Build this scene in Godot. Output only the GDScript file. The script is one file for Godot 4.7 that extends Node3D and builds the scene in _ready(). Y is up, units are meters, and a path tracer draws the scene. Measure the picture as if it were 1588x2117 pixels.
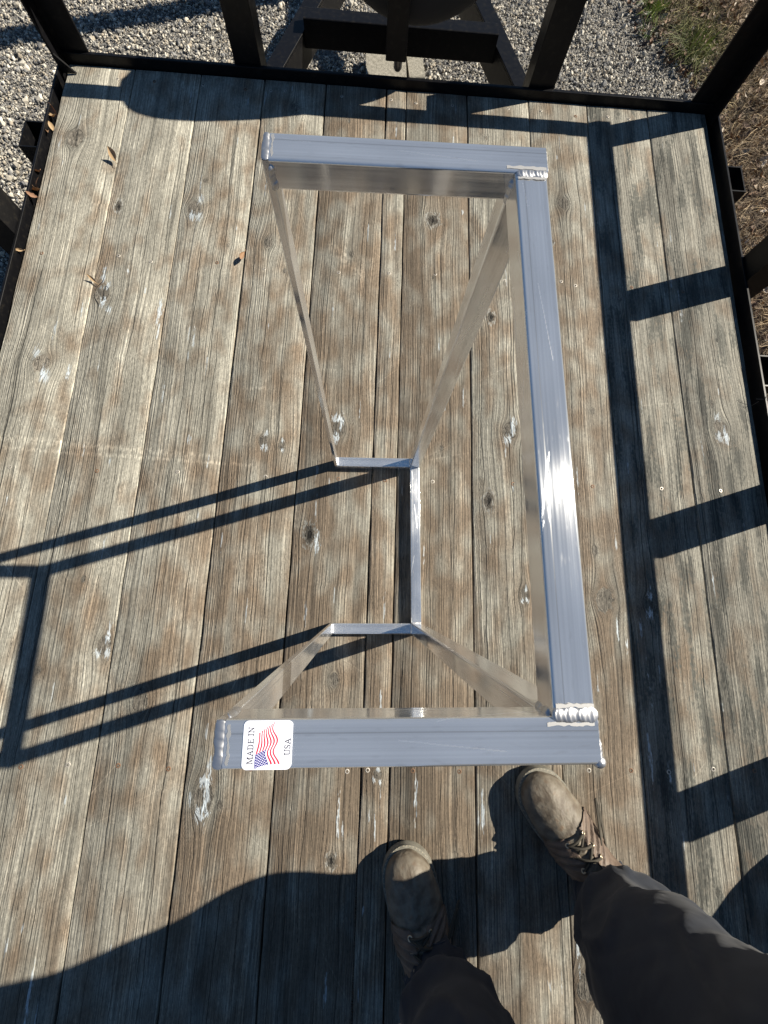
extends Node3D

const DECK_FRONT := -1.523
const DECK_REAR := 1.72
const GROUND := -0.5
const TEX_Z0 := -1.53
const TEX_LEN := 2.42
# plank edges across the deck, with the weathering of each: left, right, greyness, lightness
const PLANKS := [
	[-0.946, -0.7535, 0.85, 1.08], [-0.7515, -0.558, 0.85, 1.05], [-0.5555, -0.3685, 0.72, 1.0], [-0.3640, -0.1808, 0.5, 0.88],
	[-0.1775, 0.0042, 0.28, 0.74], [0.0073, 0.0662, 0.36, 0.88], [0.0688, 0.2540, 0.26, 0.73], [0.2578, 0.4488, 0.65, 0.86],
	[0.4505, 0.6335, 0.42, 0.83], [0.6355, 0.8285, 0.8, 0.82], [0.8315, 1.021, 1.0, 0.72]]
# knots: x, z, radius, kind (1 grey knot, 2 dark open knot, 3 knot with paint left round it)
const KNOTS := [
	[-0.881, -1.253, 0.022, 1], [-0.521, -1.041, 0.019, 3], [-0.725, -0.756, 0.017, 3], [0.152, -1.054, 0.014, 2], [0.539, -1.144, 0.016, 1], [-0.306, -0.945, 0.012, 1],
	[-0.084, -0.407, 0.016, 3], [-0.840, -0.545, 0.020, 3], [0.357, -0.422, 0.016, 3], [0.297, -0.234, 0.010, 2], [-0.138, -0.133, 0.011, 2], [-0.575, 0.132, 0.014, 3],
	[-0.480, 0.246, 0.017, 1], [-0.063, 0.192, 0.010, 1], [0.573, -0.002, 0.020, 1], [-0.323, 0.432, 0.018, 3], [-0.049, 0.546, 0.008, 2], [0.686, 0.006, 0.016, 3],
	[0.314, -0.751, 0.009, 2], [0.924, -0.457, 0.018, 3], [-0.268, -0.366, 0.011, 3], [-0.222, -0.355, 0.008, 3], [-0.267, -1.419, 0.014, 1], [0.495, -1.006, 0.006, 2],
	[0.174, 0.730, 0.020, 1], [0.478, 0.764, 0.020, 1], [-0.725, -1.032, 0.007, 2], [0.379, -0.007, 0.010, 3], [0.041, 0.382, 0.008, 3]]
# flakes of old paint left in the grain: x, z, length, width
const PAINT := [
	[-0.570, -0.708, 0.070, 0.012], [-0.728, -0.807, 0.060, 0.012], [-0.699, -0.707, 0.020, 0.014], [0.857, -0.786, 0.050, 0.010], [-0.316, 0.405, 0.120, 0.012], [-0.038, 0.466, 0.080, 0.006],
	[0.270, 0.463, 0.080, 0.008], [0.039, 0.483, 0.050, 0.004], [0.652, 0.335, 0.090, 0.008], [-0.120, -0.116, 0.050, 0.012], [-0.078, -0.427, 0.040, 0.014], [0.364, -0.436, 0.050, 0.012],
	[0.126, 0.428, 0.090, 0.006], [0.504, 0.756, 0.120, 0.006], [0.463, 0.698, 0.080, 0.006], [-0.565, -0.650, 0.050, 0.006], [-0.569, 0.106, 0.050, 0.010], [-0.611, 0.773, 0.100, 0.006],
	[0.692, 0.374, 0.060, 0.008], [0.934, -0.437, 0.050, 0.010], [-0.770, -0.523, 0.040, 0.010], [-0.831, -0.519, 0.040, 0.012], [-0.668, -0.826, 0.030, 0.005], [-0.615, -0.770, 0.020, 0.005],
	[0.365, 0.219, 0.050, 0.004], [0.463, 0.165, 0.040, 0.004], [0.657, 0.06, 0.035, 0.006], [0.70, 0.05, 0.03, 0.008], [0.60, 0.07, 0.05, 0.006], [0.62, 0.10, 0.04, 0.005], [0.85, -0.05, 0.10, 0.004],
	[-0.767, -0.70, 0.05, 0.004], [-0.45, -0.36, 0.02, 0.01], [0.665, 0.17, 0.12, 0.005]]
# pale scrapes across the boards: x, z to x, z, width
const SCRAPES := [[0.678, -0.506, 0.87, -0.533, 0.0022], [-0.95, -0.345, -0.40, -0.318, 0.010], [-0.90, -0.318, -0.28, -0.300, 0.006], [-0.33, -0.50, -0.27, -0.508, 0.006], [0.13, -0.33, 0.26, -0.36, 0.0016],
	[0.60, -0.10, 0.72, -0.16, 0.0016], [0.66, 0.22, 0.71, 0.36, 0.0014], [-0.14, 0.45, -0.08, 0.56, 0.0014], [-0.13, -0.95, -0.05, -0.86, 0.018], [0.62, -0.14, 0.75, -0.02, 0.0013]]
const SCREWS := [
	[-0.657, -0.269], [-0.467, -0.275], [-0.255, -0.272], [-0.077, -0.274], [0.038, -0.275], [0.157, -0.277], [0.36, -0.28], [0.565, -0.282], [0.744, -0.284], [-0.705, 0.378], [-0.61, 0.373], [-0.507, 0.373],
	[-0.402, 0.378], [-0.024, 0.378], [0.118, 0.375], [0.22, 0.375], [0.381, 0.373], [0.509, 0.369], [0.605, 0.368], [0.691, 0.37], [0.794, 0.363], [0.032, -0.869], [-0.107, -0.862], [-0.309, -0.859],
	[0.16, -0.875], [0.355, -0.868], [0.517, -0.877], [0.557, -0.866], [-0.438, -0.869], [-0.613, -0.86], [-0.700, -0.872], [-0.852, -1.487], [-0.798, -1.481], [0.097, -1.478], [0.383, -1.483], [0.487, -1.487],
	[0.596, -1.475], [0.767, -1.482], [-0.546, -1.484], [-0.344, -1.482], [-0.30, -1.485], [-0.13, -1.482], [-0.03, -1.48], [0.02, -1.484], [0.21, -1.48], [-0.69, -1.483], [0.70, -1.484], [-0.23, 0.376], [0.02, 0.375],
	[-0.86, -0.27], [-0.90, -0.865], [0.90, -0.285], [0.87, -0.868], [0.72, -0.872], [0.89, 0.365], [-0.42, -1.48]]

var rng := RandomNumberGenerator.new()
var mats := {}
var trailer: Node3D
var wood_color := []
var wood_height := []


# ---------------------------------------------------------------- small helpers
class Shape:
	var v := PackedVector3Array()
	var n := PackedVector3Array()
	var uv := PackedVector2Array()
	var idx := PackedInt32Array()

	func put(p: Vector3, nn: Vector3, t := Vector2.ZERO) -> int:
		v.append(p)
		n.append(nn)
		uv.append(t)
		return v.size() - 1

	func tri(a: int, b: int, c: int) -> void:
		# front faces run clockwise: the plain cross product must point away from the normal
		var cr := (v[b] - v[a]).cross(v[c] - v[a])
		if cr.dot(n[a] + n[b] + n[c]) > 0.0:
			idx.append_array([a, c, b])
		else:
			idx.append_array([a, b, c])

	func quad(a: int, b: int, c: int, d: int) -> void:
		tri(a, b, c)
		tri(a, c, d)

	func flat(pts: Array, out: Vector3, uvs := []) -> void:
		var nn: Vector3 = (pts[1] - pts[0]).cross(pts[2] - pts[0]).normalized()
		if nn.dot(out) < 0.0:
			nn = -nn
		var first := v.size()
		for i in pts.size():
			put(pts[i], nn, uvs[i] if uvs.size() > i else Vector2(pts[i].x, pts[i].z))
		for i in range(1, pts.size() - 1):
			tri(first, first + i, first + i + 1)

	func box(lo: Vector3, hi: Vector3) -> void:
		for ax in 3:
			var b := (ax + 1) % 3
			var c := (ax + 2) % 3
			for s in 2:
				var p := []
				for k in [[0, 0], [1, 0], [1, 1], [0, 1]]:
					var q := Vector3()
					q[ax] = lo[ax] if s == 0 else hi[ax]
					q[b] = lo[b] if k[0] == 0 else hi[b]
					q[c] = lo[c] if k[1] == 0 else hi[c]
					p.append(q)
				var o := Vector3()
				o[ax] = -1.0 if s == 0 else 1.0
				flat(p, o)

	# a bar of any section (points round the middle, in order) from p0 to p1
	func bar(p0: Vector3, p1: Vector3, side: Vector3, up: Vector3, section: PackedVector2Array, normals: PackedVector2Array, caps := true) -> void:
		var m := section.size()
		var run := 0.0
		var first := v.size()
		var length := p0.distance_to(p1)
		for i in m + 1:
			var q := section[i % m]
			if i > 0:
				run += section[i - 1].distance_to(q)
			var nn := (side * normals[i % m].x + up * normals[i % m].y).normalized()
			put(p0 + side * q.x + up * q.y, nn, Vector2(run, 0.0) * 10.0)
			put(p1 + side * q.x + up * q.y, nn, Vector2(run, length) * Vector2(10.0, 1.0))
		for i in m:
			quad(first + 2 * i, first + 2 * i + 1, first + 2 * i + 3, first + 2 * i + 2)
		if caps:
			for e in 2:
				var o := (p1 - p0).normalized() * (1.0 if e == 1 else -1.0)
				var f := v.size()
				var base := p1 if e == 1 else p0
				put(base, o)
				for i in m:
					put(base + side * section[i].x + up * section[i].y, o, section[i] * 10.0)
				for i in m:
					tri(f, f + 1 + i, f + 1 + (i + 1) % m)

	# a round tube along points
	func tube(pts: PackedVector3Array, r: float, sides := 8, r_end := -1.0) -> void:
		var first := v.size()
		var ref := Vector3.UP
		for i in pts.size():
			var t := (pts[mini(i + 1, pts.size() - 1)] - pts[maxi(i - 1, 0)]).normalized()
			if absf(t.dot(ref)) > 0.95:
				ref = Vector3.RIGHT if absf(t.x) < 0.9 else Vector3.BACK
			var a := t.cross(ref).normalized()
			var b := t.cross(a).normalized()
			var rr := r if r_end < 0.0 else lerpf(r, r_end, float(i) / (pts.size() - 1))
			for k in sides:
				var th := TAU * k / sides
				var d := a * cos(th) + b * sin(th)
				put(pts[i] + d * rr, d, Vector2(float(k) / sides, i))
		for i in pts.size() - 1:
			for k in sides:
				var k2 := (k + 1) % sides
				quad(first + i * sides + k, first + (i + 1) * sides + k, first + (i + 1) * sides + k2, first + i * sides + k2)
		for e in 2:
			var row := first + (0 if e == 0 else (pts.size() - 1) * sides)
			var o := (pts[0] - pts[1]).normalized() if e == 0 else (pts[-1] - pts[-2]).normalized()
			var c := put(pts[0] if e == 0 else pts[-1], o)
			for k in sides:
				var i0 := put(v[row + k], o)
				var i1 := put(v[row + (k + 1) % sides], o)
				tri(c, i0, i1)

	# a profile (radius, along) turned round an axis
	func lathe(profile: PackedVector2Array, at: Vector3, axis: Vector3, sides := 24, smooth := true) -> void:
		var a := axis.cross(Vector3.UP if absf(axis.y) < 0.9 else Vector3.RIGHT).normalized()
		var b := axis.cross(a).normalized()
		for i in profile.size() - 1:
			var d := profile[i + 1] - profile[i]
			var pn := Vector2(d.y, -d.x).normalized()
			var n0 := pn
			var n1 := pn
			if smooth and i > 0:
				var e := profile[i] - profile[i - 1]
				var en := Vector2(e.y, -e.x).normalized()
				if en.dot(pn) > 0.6:
					n0 = (en + pn).normalized()
			if smooth and i < profile.size() - 2:
				var e2 := profile[i + 2] - profile[i + 1]
				var en2 := Vector2(e2.y, -e2.x).normalized()
				if en2.dot(pn) > 0.6:
					n1 = (en2 + pn).normalized()
			var first := v.size()
			for k in sides + 1:
				var th := TAU * k / sides
				var r := a * cos(th) + b * sin(th)
				put(at + r * profile[i].x + axis * profile[i].y, r * n0.x + axis * n0.y, Vector2(float(k) / sides, profile[i].y))
				put(at + r * profile[i + 1].x + axis * profile[i + 1].y, r * n1.x + axis * n1.y, Vector2(float(k) / sides, profile[i + 1].y))
			for k in sides:
				quad(first + 2 * k, first + 2 * k + 1, first + 2 * k + 3, first + 2 * k + 2)

	func mesh(into: ArrayMesh = null) -> ArrayMesh:
		var m := into if into else ArrayMesh.new()
		var a := []
		a.resize(Mesh.ARRAY_MAX)
		a[Mesh.ARRAY_VERTEX] = v
		a[Mesh.ARRAY_NORMAL] = n
		a[Mesh.ARRAY_TEX_UV] = uv
		a[Mesh.ARRAY_INDEX] = idx
		m.add_surface_from_arrays(Mesh.PRIMITIVE_TRIANGLES, a)
		return m


func obj(called: String, m: Mesh, mat: Material, parent: Node = null) -> MeshInstance3D:
	var o := MeshInstance3D.new()
	o.name = called
	o.mesh = m
	if mat:
		for k in m.get_surface_count():
			o.set_surface_override_material(k, mat)
	(parent if parent else self).add_child(o, true)
	return o


func thing(called: String, label: String, category: String, at := Vector3.ZERO, turn := 0.0, group := "") -> Node3D:
	var o := Node3D.new()
	o.name = called
	o.position = at
	o.rotation.y = turn
	add_child(o, true)
	tag(o, label, category, group)
	return o


func tag(o: Node, label: String, category: String, group := "") -> void:
	o.set_meta("label", label)
	o.set_meta("category", category)
	if group:
		o.set_meta("group", group)


func lin(r: float, g: float, b: float) -> Color:
	return Color(r, g, b).linear_to_srgb()


func std(called: String, c: Color, rough: float, metal := 0.0) -> StandardMaterial3D:
	var m := StandardMaterial3D.new()
	m.resource_name = called
	m.albedo_color = c
	m.roughness = rough
	m.metallic = metal
	mats[called] = m
	return m


func noise(sd: int, freq: float, oct := 3) -> FastNoiseLite:
	var f := FastNoiseLite.new()
	f.seed = sd
	f.noise_type = FastNoiseLite.TYPE_SIMPLEX_SMOOTH
	f.frequency = freq
	f.fractal_octaves = oct
	if oct <= 1:
		f.fractal_type = FastNoiseLite.FRACTAL_NONE
	return f


func noise_tex(sd: int, freq: float, oct: int, size: int, stops: Array = [], as_normal := false, bump := 4.0) -> NoiseTexture2D:
	var t := NoiseTexture2D.new()
	t.width = size
	t.height = size
	t.seamless = true
	t.noise = noise(sd, freq, oct)
	t.as_normal_map = as_normal
	t.bump_strength = bump
	if stops.size():
		var g := Gradient.new()
		var off := PackedFloat32Array()
		var col := PackedColorArray()
		for s in stops:
			off.append(s[0])
			col.append(s[1])
		g.offsets = off
		g.colors = col
		t.color_ramp = g
	return t


func rounded(w: float, h: float, r: float, seg := 3) -> Array:
	var p := PackedVector2Array()
	var n := PackedVector2Array()
	for c in 4:
		var cx := (w / 2 - r) * (1.0 if c == 0 or c == 3 else -1.0)
		var cy := (h / 2 - r) * (1.0 if c < 2 else -1.0)
		for k in seg + 1:
			var a := PI / 2 * c + PI / 2 * k / seg
			n.append(Vector2(cos(a), sin(a)))
			p.append(Vector2(cx, cy) + n[-1] * r)
	return [p, n]


func rbar(p0: Vector3, p1: Vector3, side: Vector3, up: Vector3, w: float, h: float, r: float) -> ArrayMesh:
	var s := Shape.new()
	var q := rounded(w, h, r)
	s.bar(p0, p1, side, up, q[0], q[1])
	return s.mesh()


# a welded seam: a ribbed half-round bead from p0 to p1
func bead(p0: Vector3, p1: Vector3, out: Vector3, w: float, h: float, pitch: float, sd: int) -> ArrayMesh:
	var s := Shape.new()
	var along := (p1 - p0).normalized()
	var side := along.cross(out).normalized()
	var length := p0.distance_to(p1)
	var rows := int(length / pitch * 8.0) + 2
	var r := RandomNumberGenerator.new()
	r.seed = sd
	var wob := noise(sd, 90.0, 2)
	var pts := []
	for i in rows:
		var t := float(i) / (rows - 1)
		var row := PackedVector3Array()
		var taper := clampf(minf(t, 1.0 - t) * length / (w * 0.5), 0.0, 1.0)
		taper = sqrt(1.0 - (1.0 - taper) * (1.0 - taper)) * 0.85 + 0.15
		for k in 9:
			var a := PI * k / 8.0
			var ph := (t * length + sin(a) * w * 0.42) / pitch
			var f := ph - floorf(ph)
			var rip := 0.87 + 0.13 * (f / 0.75 if f < 0.75 else (1.0 - f) / 0.25)
			var ww := w * 0.5 * taper * (0.92 + 0.08 * rip + 0.30 * wob.get_noise_2d(t * length, 1.0))
			row.append(p0 + along * (t * length) - side * cos(a) * ww + out * (sin(a) * h * rip * taper * (1.0 + 0.55 * wob.get_noise_2d(t * length, 7.0)) - 0.0006))
		pts.append(row)
	for i in rows:
		for k in 9:
			var du: Vector3 = pts[mini(i + 1, rows - 1)][k] - pts[maxi(i - 1, 0)][k]
			var dv: Vector3 = pts[i][mini(k + 1, 8)] - pts[i][maxi(k - 1, 0)]
			var nn := du.cross(dv).normalized()
			var a := PI * k / 8.0
			if nn.dot(out * sin(a) - side * cos(a)) < 0.0:
				nn = -nn
			s.put(pts[i][k], nn, Vector2(k / 8.0, i * 0.1))
	for i in rows - 1:
		for k in 8:
			s.quad(i * 9 + k, (i + 1) * 9 + k, (i + 1) * 9 + k + 1, i * 9 + k + 1)
	return s.mesh()


# surface nets of a signed distance
func nets(f: Callable, lo: Vector3, hi: Vector3, cell: float, smooth_by := 0.5) -> ArrayMesh:
	var nx := int((hi.x - lo.x) / cell) + 2
	var ny := int((hi.y - lo.y) / cell) + 2
	var nz := int((hi.z - lo.z) / cell) + 2
	var d := PackedFloat32Array()
	d.resize(nx * ny * nz)
	for k in nz:
		for j in ny:
			for i in nx:
				d[(k * ny + j) * nx + i] = f.call(lo + Vector3(i, j, k) * cell)
	var s := Shape.new()
	var at := PackedInt32Array()
	at.resize(nx * ny * nz)
	at.fill(-1)
	var step := [1, nx, nx * ny]
	for k in nz - 1:
		for j in ny - 1:
			for i in nx - 1:
				var o := (k * ny + j) * nx + i
				var sum := Vector3.ZERO
				var c := 0
				for ax in 3:
					var b := (ax + 1) % 3
					var e := (ax + 2) % 3
					for q in 4:
						var p0: int = o + (step[b] if q & 1 else 0) + (step[e] if q & 2 else 0)
						var d0 := d[p0]
						var d1 := d[p0 + step[ax]]
						if (d0 < 0.0) != (d1 < 0.0):
							var x := Vector3()
							x[ax] = d0 / (d0 - d1)
							x[b] = 1.0 if q & 1 else 0.0
							x[e] = 1.0 if q & 2 else 0.0
							sum += x
							c += 1
				if c > 0:
					var p := lo + (Vector3(i, j, k) + sum / c) * cell
					var h := cell * smooth_by
					var g := Vector3(f.call(p + Vector3(h, 0, 0)) - f.call(p - Vector3(h, 0, 0)), f.call(p + Vector3(0, h, 0)) - f.call(p - Vector3(0, h, 0)), f.call(p + Vector3(0, 0, h)) - f.call(p - Vector3(0, 0, h)))
					at[o] = s.put(p, g.normalized(), Vector2(p.x + p.z, p.y))
	for k in range(1, nz - 1):
		for j in range(1, ny - 1):
			for i in range(1, nx - 1):
				var o := (k * ny + j) * nx + i
				for ax in 3:
					if (d[o] < 0.0) != (d[o + step[ax]] < 0.0):
						var b: int = step[(ax + 1) % 3]
						var e: int = step[(ax + 2) % 3]
						if at[o] >= 0 and at[o - b] >= 0 and at[o - e] >= 0 and at[o - b - e] >= 0:
							s.quad(at[o], at[o - b], at[o - b - e], at[o - e])
	return s.mesh()


static func smin(a: float, b: float, k: float) -> float:
	var h := maxf(k - absf(a - b), 0.0) / k
	return minf(a, b) - h * h * k * 0.25


static func cone(p: Vector3, a: Vector3, b: Vector3, ra: float, rb: float) -> float:
	var ab := b - a
	var t := clampf((p - a).dot(ab) / ab.length_squared(), 0.0, 1.0)
	return p.distance_to(a + ab * t) - lerpf(ra, rb, t)


static func egg(p: Vector3, c: Vector3, r: Vector3) -> float:
	var q := (p - c) / r
	var k := q.length()
	var g := (q / r).length()
	return k * (k - 1.0) / maxf(g, 1e-4)


# ---------------------------------------------------------------- the scene
func _ready() -> void:
	rng.seed = 20231104
	# camera
	var cam := Camera3D.new()
	cam.name = "camera"
	cam.fov = 103.17
	cam.near = 0.02
	cam.far = 200.0
	cam.transform = Transform3D(Basis(Vector3(0.99850635, 0.04535476, -0.03046341), Vector3(-0.0387813, 0.1956095, -0.97991476), Vector3(-0.03848487, 0.97963252, 0.19707624)), Vector3(0, 0.97, 0))
	cam.current = true
	add_child(cam)
	# clear autumn sky
	var sky := ProceduralSkyMaterial.new()
	sky.sky_top_color = lin(0.105, 0.215, 0.42)
	sky.sky_horizon_color = lin(0.42, 0.52, 0.64)
	sky.sky_curve = 0.09
	sky.ground_bottom_color = lin(0.10, 0.09, 0.07)
	sky.ground_horizon_color = lin(0.16, 0.15, 0.13)
	sky.energy_multiplier = 0.33
	var env := Environment.new()
	env.background_mode = Environment.BG_SKY
	env.sky = Sky.new()
	env.sky.sky_material = sky
	env.tonemap_mode = Environment.TONE_MAPPER_LINEAR
	env.tonemap_exposure = 1.75
	env.sdfgi_enabled = true
	env.ssao_enabled = true
	env.ssil_enabled = true
	var we := WorldEnvironment.new()
	we.name = "world_environment"
	we.environment = env
	add_child(we)
	# low sun from the right
	var az := deg_to_rad(18.889)
	var el := deg_to_rad(38.83)
	var sun := DirectionalLight3D.new()
	sun.name = "sun"
	sun.light_energy = 1.6
	sun.light_color = Color(1.0, 0.965, 0.90)
	sun.light_angular_distance = 0.5
	sun.shadow_enabled = true
	sun.basis = Basis.looking_at(-Vector3(cos(el) * cos(az), sin(el), -cos(el) * sin(az)), Vector3.UP)
	add_child(sun)

	make_materials()
	make_ground()
	make_trailer()
	make_stand()
	make_spare_wheel()
	make_person()
	make_leaves()
	make_plants()


func make_materials() -> void:
	# black painted steel
	var m := std("black_steel", lin(0.012, 0.012, 0.013), 0.42)
	m.uv1_triplanar = true
	m.uv1_scale = Vector3(6, 6, 6)
	m.roughness_texture = noise_tex(3, 0.02, 4, 256, [[0.0, Color(0.75, 0.75, 0.75)], [0.6, Color(1, 1, 1)], [1.0, Color(1, 1, 1)]])
	m.albedo_color = Color.WHITE
	m.metallic_specular = 0.32
	m.albedo_texture = noise_tex(5, 0.03, 5, 256, [[0.0, lin(0.004, 0.004, 0.005)], [0.66, lin(0.006, 0.006, 0.007)], [0.85, lin(0.012, 0.011, 0.010)], [1.0, lin(0.016, 0.014, 0.012)]])
	# tyre rubber
	m = std("rubber", lin(0.015, 0.015, 0.016), 0.8)
	std("rim_paint", lin(0.55, 0.56, 0.57), 0.4, 0.2)
	std("zinc", lin(0.50, 0.46, 0.40), 0.5, 0.4)
	std("dark_hole", lin(0.012, 0.010, 0.008), 0.9)
	m = std("rust_screw", lin(0.20, 0.12, 0.075), 0.7, 0.3)
	# aluminium, drawn lengthwise
	var al := streaks()
	m = std("aluminium", Color.WHITE, 1.0, 0.84)
	m.albedo_texture = al[0]
	m.roughness_texture = al[1]
	m.anisotropy_enabled = true
	m.anisotropy = 0.9
	m = std("weld", lin(0.60, 0.60, 0.61), 0.42, 0.93)
	m = std("weld_haze", lin(0.50, 0.495, 0.485), 0.5, 0.65)
	# boots and cloth
	m = std("boot_leather", Color.WHITE, 0.62)
	m.uv1_triplanar = true
	m.uv1_scale = Vector3(5, 5, 5)
	m.albedo_texture = noise_tex(21, 0.012, 5, 512, [[0.0, lin(0.055, 0.038, 0.026)], [0.33, lin(0.105, 0.082, 0.058)], [0.5, lin(0.155, 0.132, 0.10)], [0.72, lin(0.195, 0.172, 0.135)], [1.0, lin(0.17, 0.105, 0.06)]])
	m.heightmap_enabled = true
	m.heightmap_texture = noise_tex(22, 0.03, 5, 512)
	m.heightmap_scale = 0.12
	m = std("quarter_leather", Color.WHITE, 0.6)
	m.uv1_triplanar = true
	m.uv1_scale = Vector3(7, 7, 7)
	m.albedo_texture = noise_tex(24, 0.02, 5, 256, [[0.0, lin(0.075, 0.05, 0.035)], [0.5, lin(0.14, 0.10, 0.075)], [1.0, lin(0.20, 0.16, 0.125)]])
	m.heightmap_enabled = true
	m.heightmap_texture = noise_tex(25, 0.05, 4, 256)
	m.heightmap_scale = 0.08
	m = std("sole", Color.WHITE, 0.75)
	m.uv1_triplanar = true
	m.uv1_scale = Vector3(9, 9, 9)
	m.albedo_texture = noise_tex(26, 0.03, 4, 256, [[0.0, lin(0.10, 0.095, 0.075)], [0.5, lin(0.17, 0.16, 0.13)], [1.0, lin(0.25, 0.235, 0.195)]])
	std("thread", lin(0.42, 0.37, 0.27), 0.8)
	std("lace", lin(0.055, 0.048, 0.036), 0.9)
	std("brass", lin(0.60, 0.50, 0.36), 0.35, 0.9)
	m = std("trouser_cloth", Color.WHITE, 0.85)
	m.uv1_triplanar = true
	m.uv1_scale = Vector3(4, 4, 4)
	m.albedo_texture = noise_tex(31, 0.02, 5, 256, [[0.0, lin(0.012, 0.016, 0.026)], [0.5, lin(0.017, 0.022, 0.034)], [1.0, lin(0.027, 0.033, 0.046)]])
	m.rim_enabled = true
	m.rim = 0.12
	m.rim_tint = 0.5
	# ground
	m = std("gravel_bed", Color.WHITE, 0.95)
	m.uv1_triplanar = true
	m.uv1_world_triplanar = true
	m.uv1_scale = Vector3(1.7, 1.7, 1.7)
	m.albedo_texture = noise_tex(41, 0.09, 3, 1024, [[0.0, lin(0.07, 0.067, 0.064)], [0.45, lin(0.20, 0.19, 0.175)], [0.6, lin(0.30, 0.285, 0.26)], [1.0, lin(0.42, 0.40, 0.36)]])
	m.heightmap_enabled = true
	m.heightmap_texture = noise_tex(42, 0.09, 3, 1024)
	m.heightmap_scale = 1.2
	m = std("soil", Color.WHITE, 0.95)
	m.uv1_triplanar = true
	m.uv1_world_triplanar = true
	m.uv1_scale = Vector3(0.9, 0.9, 0.9)
	m.albedo_texture = noise_tex(43, 0.05, 5, 1024, [[0.0, lin(0.025, 0.017, 0.012)], [0.5, lin(0.07, 0.05, 0.036)], [1.0, lin(0.15, 0.11, 0.08)]])
	m.heightmap_enabled = true
	m.heightmap_texture = noise_tex(44, 0.06, 4, 1024)
	m.heightmap_scale = 1.5
	m = std("stone", Color.WHITE, 0.85)
	m.vertex_color_use_as_albedo = true
	m = std("litter", Color.WHITE, 0.75)
	m.vertex_color_use_as_albedo = true
	m.backlight_enabled = true
	m.backlight = Color(0.25, 0.18, 0.1)
	m = std("concrete", Color.WHITE, 0.92)
	m.uv1_triplanar = true
	m.uv1_scale = Vector3(5, 5, 5)
	m.albedo_texture = noise_tex(51, 0.02, 5, 512, [[0.0, lin(0.20, 0.185, 0.15)], [0.5, lin(0.30, 0.28, 0.23)], [1.0, lin(0.40, 0.37, 0.31)]])
	m.heightmap_enabled = true
	m.heightmap_texture = noise_tex(52, 0.09, 4, 512)
	m.heightmap_scale = 0.25


func streaks() -> Array:
	var w := 256
	var h := 1024
	var a := PackedByteArray()
	var r := PackedByteArray()
	var b := PackedByteArray()
	a.resize(w * h * 3)
	r.resize(w * h)
	b.resize(w * h)
	var fine := noise(71, 1.0, 1)
	var slow := noise(72, 1.0, 3)
	var spots := noise(73, 1.0, 2)
	var lines := []
	var rr := RandomNumberGenerator.new()
	rr.seed = 77
	for i in 26:
		lines.append([rr.randf() * w, rr.randf() * h, rr.randf_range(-0.6, 0.6), rr.randf_range(14, 70), rr.randf_range(0.4, 1.0)])
	for y in h:
		for x in w:
			var f := fine.get_noise_2d(x * 0.30, y * 0.0016) * 0.6 + fine.get_noise_2d(x * 0.07 + 300.0, y * 0.001) * 0.6
			var s := slow.get_noise_2d(x * 0.010, y * 0.008)
			var g := maxf(0.0, spots.get_noise_2d(x * 0.09, y * 0.05) - 0.42)
			var v := 0.88 + 0.09 * f + 0.10 * s - 0.25 * g
			var ro := 0.13 + 0.03 * f + 0.06 * s + 0.2 * g
			for l in lines:
				var dy: float = y - l[1]
				if dy > 0.0 and dy < l[3] and absf(x - l[0] - dy * l[2]) < 0.9:
					v += 0.10 * l[4]
					ro += 0.18
			if x == 47 or x == 48:
				v *= 0.72
				ro += 0.1
			var o := y * w + x
			a[o * 3] = int(clampf(v * 0.985, 0, 1) * 255)
			a[o * 3 + 1] = int(clampf(v * 0.995, 0, 1) * 255)
			a[o * 3 + 2] = int(clampf(v, 0, 1) * 255)
			r[o] = int(clampf(ro, 0.05, 1) * 255)
			b[o] = int(clampf(0.5 + 0.5 * f, 0, 1) * 255)
	var out := []
	# albedo above is written as linear metal reflectance; convert to sRGB bytes
	for i in a.size():
		a[i] = int(pow(a[i] / 255.0, 1.0 / 2.2) * 255.0)
	out.append(ImageTexture.create_from_image(Image.create_from_data(w, h, false, Image.FORMAT_RGB8, a)))
	out.append(ImageTexture.create_from_image(Image.create_from_data(w, h, false, Image.FORMAT_L8, r)))
	out.append(ImageTexture.create_from_image(Image.create_from_data(w, h, false, Image.FORMAT_L8, b)))
	return out


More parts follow.
